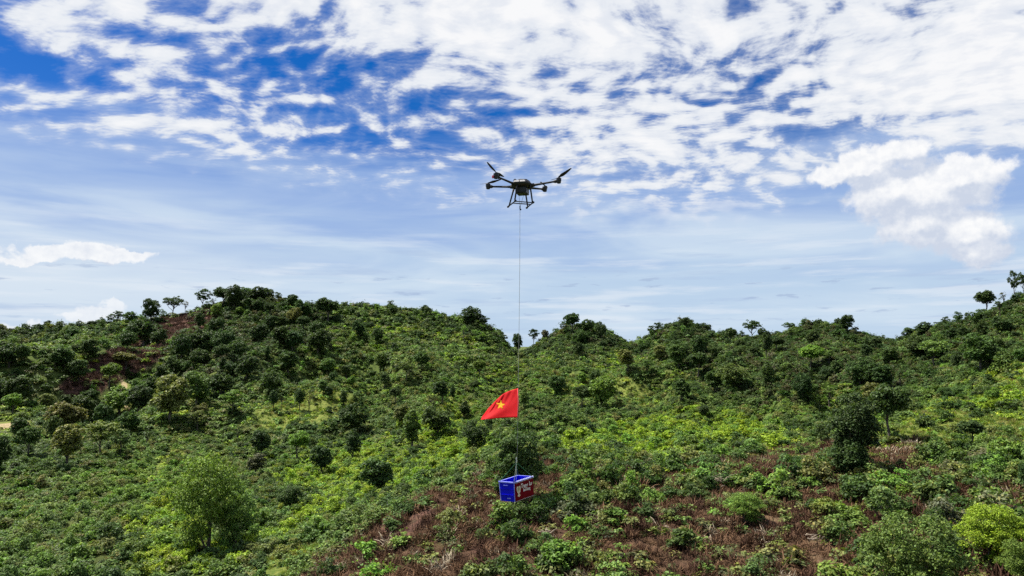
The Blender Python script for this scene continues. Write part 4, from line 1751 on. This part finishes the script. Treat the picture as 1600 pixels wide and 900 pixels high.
# --- the flag: hoist on the cord, the fly blown to the left and gathered to a point
def flag_point(u, v):
    """u 0 at the hoist .. 1 at the fly, v 0 lower edge .. 1 the visible upper edge .. beyond 1 the cloth rolls back behind it"""
    top = np.interp(u, [0, .165, .357, .48, .6, .816, 1.0], [608.8, 611.7, 616.9, 622.5, 629.2, 642, 656.2])
    bot = np.interp(u, [0, .25, .55, .8, 1.0], [652.5, 652.8, 654.2, 655.5, 656.8])
    px = 809 - 58 * u + 1.2 * math.sin(v * 3) * (1 - u)
    vv = min(v, 1.0)
    py = bot + (top - bot) * vv
    dep = 0.05 * math.sin(u * 5.0 + 0.6) * u + 0.016 * math.sin(9 * v + 4 * u) * min(1, u * 2.5) + 0.22 * u + 0.55 * min(v, 1.0) * (1 - 0.45 * u)
    dep += 0.030 * math.sin(u * 34 + v * 15) * max(0, v - 0.35) * u ** 0.6
    if v > 1.0:
        k = (v - 1.0) / 0.35
        py += -1.6 * math.sin(k * 1.8) * (0.3 + u * (1 - u) * 4) + 5.5 * k * k * (1 - u)
        dep += 0.16 * k * (1 - 0.6 * u)
    return at(px, py) + Vector((0, dep, 0))


FO = at(809, 631)
flag = empty('flag', FO)
tag(flag, 'red flag with a yellow star tied to the cord and blown into a point', 'flag')
def flag_uv(px, py):
    u = (809 - px) / 58
    top = np.interp(u, [0, .165, .357, .48, .6, .816, 1.0], [608.8, 611.7, 616.9, 622.5, 629.2, 642, 656.2])
    bot = np.interp(u, [0, .25, .55, .8, 1.0], [652.5, 652.8, 654.2, 655.5, 656.8])
    return u, (py - bot) / (top - bot)


NU, NV = 46, 30
KU, KV = 58.0, 30.0                     # so that the flat sheet has about the shape it hangs in
cx, cy = 781.4, 634.6
ring = []
for k in range(10):
    r_ = 7.8 if k % 2 == 0 else 3.1
    a = math.pi / 2 + k * math.pi / 5 - 0.10
    u, v = flag_uv(cx + r_ * 0.98 * math.cos(a), cy - r_ * math.sin(a))
    ring.append((u * KU, min(v, 1.12) * KV))
flat = [(p[0], p[1]) for p in ring]
for i in range(NU + 1):
    for j in range(NV + 1):
        q = (i / NU * KU, 1.35 * j / NV * KV)
        if min((q[0] - p[0]) ** 2 + (q[1] - p[1]) ** 2 for p in ring) > 0.25:
            flat.append(q)
from mathutils.geometry import delaunay_2d_cdt
vo, eo, fo, _, _, _ = delaunay_2d_cdt([Vector(p) for p in flat], [(k, (k + 1) % 10) for k in range(10)], [], 0, 1e-5)
mid_ = np.array([[sum(vo[i][c] for i in f) / 3 for c in (0, 1)] for f in fo])
instar = inpoly(mid_[:, 0], mid_[:, 1], ring)
co3 = np.array([tuple(flag_point(p[0] / KU, p[1] / KV) - FO) for p in vo])
tri = np.array([list(f) for f in fo])
FLAGY = flag_material('yellow_print', (0.90, 0.52, 0.010), (0.98, 0.62, 0.02))
for nm, sel, mt in (('cloth', ~instar, FLAGM), ('star', instar, FLAGY)):
    ids, inv = np.unique(tri[sel], return_inverse=True)
    o = obj(nm, np_mesh(nm, co3[ids], None, inv.reshape(-1, 3), mt, True), flag)
    sm_ = o.modifiers.new('thickness', 'SOLIDIFY')
    sm_.thickness = 0.004
bm = bmesh.new()
add_tube(bm, [flag_point(0, 1.0) - FO, flag_point(0, 0.5) - FO, flag_point(0, 0) - FO], 0.016, 6)
bm_obj('hoist_sleeve', bm, plain('red_sleeve', (0.45, 0.01, 0.012), 0.7), flag, True)

# --- the crate: corner nearest the camera, its three edge directions (metres, in the world)
CF = at(803.4, 754.0)
ray = CF.normalized()
rx_ = ray.cross(Vector((0, 0, 1))).normalized()
ru_ = rx_.cross(ray)
B3 = lambda a, b, c: rx_ * a + ru_ * b + ray * c
eW = B3(0.62, 0.196, 0.87)
eD = B3(0.032, -0.60, 0.114)
eL = B3(-0.494, 0.04, 0.343)
LW, LD, LL = eW.length, eD.length, eL.length
wx = eW.normalized()
wz = -(eD - wx * eD.dot(wx)).normalized()
wy = wz.cross(wx)
if wy.dot(eL) < 0:
    wy = -wy
# local frame: x along the printed side, y to the far side, z up; origin at the middle of the rim
Mrot = Matrix((wx, wy, wz)).transposed()
CO = CF + wx * LW / 2 + wy * LL / 2
crate = empty('plastic_crate', CO)
crate.rotation_euler = Mrot.to_euler()
tag(crate, 'open blue plastic crate with a maroon printed side hanging from the cord', 'crate')
hx_, hy_, T = LW / 2, LL / 2, 0.022
bm = bmesh.new()
# a tub: outer skin, rim, inner skin, slightly narrower at the bottom
def rect(a, b, z):
    return [(-a, -b, z), (a, -b, z), (a, b, z), (-a, b, z)]
add_loops(bm, [rect(hx_ - .035, hy_ - .03, -LD), rect(hx_ - .012, hy_ - .012, -0.02), rect(hx_ - .012, hy_ - .012, -0.004), rect(hx_ - T - .012, hy_ - T - .012, -0.004), rect(hx_ - .06, hy_ - .055, -LD + .025)])
tub = bm_obj('tub', bm, BLUE, crate)
bm = bmesh.new()
for z, w_ in ((-0.012, 0.028),):
    o_, i_ = rect(hx_ + .016, hy_ + .016, 0), rect(hx_ - .022, hy_ - .022, 0)
    add_loops(bm, [rect(hx_ - .010, hy_ - .010, -0.03), rect(hx_ + .014, hy_ + .014, -0.03), rect(hx_ + .016, hy_ + .016, 0.004), rect(hx_ - .030, hy_ - .030, 0.006), rect(hx_ - .030, hy_ - .030, -0.010)], cap=False)
bm_obj('rim', bm, RIMB, crate)
# ribs and hand-hold on the plain end, corner posts
for z, w_, h_, cy_ in ((-0.22, 0.52, 0.012, 0), (-0.40, 0.50, 0.012, 0)):
    bm = bmesh.new()
    add_box(bm, (-hx_ + 0.014 - z * -0.03, cy_, z), (0.02, w_ * LL / 0.6, h_), bev=0.003)
    bm_obj('rib', bm, BLUE, crate)
bm = bmesh.new()
add_box(bm, (-hx_ - 0.002, 0.04, -0.11), (0.02, 0.17, 0.020), bev=0.004)
bm_obj('handhold', bm, RIMB, crate)
bm = bmesh.new()
add_box(bm, (-hx_ + 0.018, -0.06, -LD + 0.10), (0.016, 0.13, 0.03), bev=0.004)
bm_obj('label_plate', bm, RIMB, crate)
for sx, sy in ((-1, -1), (-1, 1), (1, -1), (1, 1)):
    bm = bmesh.new()
    add_tube(bm, [Vector((sx * (hx_ - .010), sy * (hy_ - .010), -0.03)), Vector((sx * (hx_ - .034), sy * (hy_ - .03), -LD + 0.01))], 0.014, 6)
    bm_obj('corner_post', bm, RIMB, crate)
for i in range(3):
    bm = bmesh.new()
    add_loops(bm, [superloop(r_, r_, z, 10, 2) for r_, z in ((0.022, 0), (0.022, 0.01), (0.012, 0.012))])
    ho = bm_obj('eyelet', bm, PALE, crate)
    ho.location = (-hx_ * 0.45 + i * 0.38, hy_ - 0.045, -0.13 - 0.03 * (i % 2))
    ho.rotation_euler = (R(90), 0, 0)
# printed cloth side
bm = bmesh.new()
nx, nz = 14, 8
g = []
for i in range(nx + 1):
    row = []
    for j in range(nz + 1):
        a, b = i / nx, j / nz
        row.append(bm.verts.new((-hx_ + .022 + a * (LW - .03), -hy_ - .006 - 0.010 * math.sin(a * 3.1) * math.sin(b * 3.1) + 0.02 * b * 0, -0.035 - b * (LD - .05))))
    g.append(row)
for i in range(nx):
    for j in range(nz):
        bm.faces.new([g[i][j], g[i][j + 1], g[i + 1][j + 1], g[i + 1][j]])
ban = bm_obj('banner', bm, MAROON, crate, True)
so = ban.modifiers.new('thickness', 'SOLIDIFY')
so.thickness = 0.004
yb = -hy_ - 0.024
bm = bmesh.new()
add_tube(bm, [Vector((-hx_ + .03, yb + .012, -LD + .012)), Vector((0, yb + .006, -LD + .02)), Vector((hx_ - .012, yb + .012, -LD + .012))], 0.008, 6)
bm_obj('hem', bm, plain('hem_thread', (0.45, 0.34, 0.36), 0.7), ban)
# lacing over the rim: pale loops
for i in range(12):
    a = -hx_ + 0.06 + i * (LW - 0.10) / 11
    bm = bmesh.new()
    add_tube(bm, [Vector((a, -hy_ - .022, -0.050)), Vector((a + 0.016, -hy_ - .030, -0.012)), Vector((a + 0.036, -hy_ - .014, 0.016)), Vector((a + 0.046, -hy_ + .03, 0.012))], 0.0085, 6)
    bm_obj('lacing_loop', bm, PALE, crate, True)


def flat_shape(bm, pts, y, x0, z0, s):
    vs_ = [bm.verts.new((x0 + p[0] * s, y, z0 + p[1] * s)) for p in pts]
    bm.faces.new(vs_)


def lettering(word, x, z, size, sx=1.0, off=0.02, shear=0.0):
    cu = bpy.data.curves.new('lettering', 'FONT')
    cu.body = word
    cu.size = size
    cu.offset = (off + 0.02) * size
    cu.extrude = 0.0015
    cu.shear = shear
    cu.space_character = 1.06
    to = bpy.data.objects.new('lettering', cu)
    me = bpy.data.meshes.new_from_object(to)
    me.name = 'lettering'
    me.materials.clear()
    me.materials.append(WHITE)
    bpy.data.objects.remove(to)
    o = obj('lettering', me, ban)
    o.location = (x, yb, z)
    o.rotation_euler = (R(90), 0, 0)
    o.scale = (sx, 1, 1)
    return o


lettering('T', -0.205, -0.235, 0.190, 0.85, 0.015)
lettering('ragon', -0.110, -0.235, 0.160, 0.74, 0.0)
lettering('L', 0.255, -0.235, 0.190, 0.85, 0.015)
lettering('ar', 0.335, -0.235, 0.160, 0.74, 0.0)
lettering('BacGiang', -0.095, -0.360, 0.138, 0.74, 0.0)
# the emblem: a cream pod-like figure with two points on top and a flared foot
bm = bmesh.new()
em = [(-.085, .115), (-.05, .10), (0, .10), (.05, .10), (.085, .115), (.112, .06), (.11, -.01), (.085, -.075), (.045, -.115), (.03, -.14), (.06, -.165), (.095, -.18), (.055, -.195), (.02, -.225),
      (0, -.215), (-.02, -.225), (-.055, -.195), (-.095, -.18), (-.06, -.165), (-.03, -.14), (-.045, -.115), (-.085, -.075), (-.11, -.01), (-.115, .06)]
flat_shape(bm, em, yb, -0.345, -0.255, 1.0)
emb = bm_obj('emblem', bm, CREAM, ban)
bm = bmesh.new()
flat_shape(bm, [(.062 * math.cos(k * math.pi / 8), .01 + .068 * math.sin(k * math.pi / 8)) for k in range(16)], yb - 0.004, -0.345, -0.255, 1.0)
bm_obj('emblem', bm, GREENP, ban)
bm = bmesh.new()
for ex in (-0.028, 0.028):
    flat_shape(bm, [(ex + .018 * math.cos(k * math.pi / 5), .03 + .016 * math.sin(k * math.pi / 5)) for k in range(10)], yb - 0.008, -0.345, -0.255, 1.0)
flat_shape(bm, [(-.03, -.02), (.03, -.02), (.015, -.038), (-.015, -.038)], yb - 0.008, -0.345, -0.255, 1.0)
bm_obj('emblem', bm, CREAM, ban)

# --- the sling: a pale knot on the cord and four green straps to the corners of the crate
KN = at(807.0, 722)
sling = empty('lifting_sling', KN)
tag(sling, 'green four-strap sling with a pale knot between cord and blue crate', 'sling')
bm = bmesh.new()
add_tube(bm, [Vector((0.006, 0, 0.15)), Vector((-0.008, 0, 0.10)), Vector((0.008, 0, 0.05)), Vector((0, 0, 0.0)), Vector((-.006, 0, -.03))], [0.014, 0.026, 0.017, 0.028, 0.015], 8)
bm_obj('knot', bm, PALE, sling, True)
for sx, sy, mt in ((-1, -1, PALE), (-1, 1, STRAP), (1, -1, STRAP), (1, 1, STRAP)):
    e = CO + Mrot @ Vector((sx * (hx_ - .02), sy * (hy_ - .02), 0.0)) - KN
    bm = bmesh.new()
    add_tube(bm, [Vector((0, 0, 0)), e * 0.5 + Vector((0, 0, -0.012)), e], 0.009, 6)
    bm_obj('strap', bm, mt, sling, True)
bm = bmesh.new()
e = CO + Mrot @ Vector((-.18, -hy_ * 0.4, -0.12)) - KN
add_tube(bm, [Vector((-.01, 0, 0)), e * 0.5, e], 0.007, 6)
bm_obj('loose_end', bm, PALE, sling, True)

# --- small things lying on the cleared slope
STONE = plain('pale_stone', (0.30, 0.295, 0.28), 0.9, var=0.3, scale=6)
DEADW = plain('dead_wood', (0.36, 0.29, 0.21), 0.9, var=0.35, scale=12)


def make_rock(px, py, w, label):
    x, y = on_ground(px, py)
    z = float(ground(x, y)[0])
    d_ = math.hypot(x, y)
    r = w * d_ / F / 2
    bm = bmesh.new()
    bmesh.ops.create_icosphere(bm, subdivisions=3, radius=r)
    vv = np.array([v.co[:] for v in bm.verts])
    k_ = 0.65 + 0.7 * fbm(vv / r * 1.4 + px, 91, 3)
    for v, q in zip(bm.verts, k_):
        v.co = Vector((v.co.x * q * 1.15, v.co.y * q, v.co.z * q * 0.75))
    o = bm_obj('rock', bm, STONE)
    o.location = (x, y, z + r * 0.55)
    tag(o, label, 'rock')


make_rock(1017, 747, 17, 'pale whitish rock lying among the shrubs on the brown slope right of the blue crate')


def make_brush_pile(px, py, w, n_, label, seed):
    rg = random.Random(seed)
    x, y = on_ground(px, py)
    z = float(ground(x, y)[0])
    s_ = w * math.hypot(x, y) / F
    root = empty('brush_pile', (x, y, z))
    tag(root, label, 'brush pile', 'heaps of cut branches on the cleared slope')
    for i in range(n_):
        a, t = rg.uniform(-0.9, 0.9) + 0.5, rg.uniform(0.02, 0.5)
        ln = s_ * rg.uniform(0.35, 0.75)
        c = Vector((rg.uniform(-.32, .32) * s_, rg.uniform(-.25, .25) * s_, 0.22 + rg.uniform(0, 0.22) * s_))
        e = Vector((math.cos(a) * math.cos(t), math.sin(a) * math.cos(t), math.sin(t) * rg.choice((-1, 1)))) * ln / 2
        bm = bmesh.new()
        add_tube(bm, [c - e, c + Vector((rg.uniform(-.05, .05), rg.uniform(-.05, .05), rg.uniform(0, .06))) * s_, c + e], [0.030, 0.024, 0.010], 5)
        bm_obj('branch', bm, DEADW, root, True)


make_brush_pile(1122, 762, 52, 26, 'heap of pale cut branches on the brown slope below the bright plateau', 1)
make_brush_pile(1006, 722, 30, 14, 'small heap of pale branches at the upper edge of the brown slope', 2)
make_brush_pile(858, 842, 26, 10, 'few pale sticks on the brown slope below and right of the blue crate', 3)
make_brush_pile(1280, 852, 34, 12, 'scattered pale sticks on bare soil left of the bottom lime tree', 4)
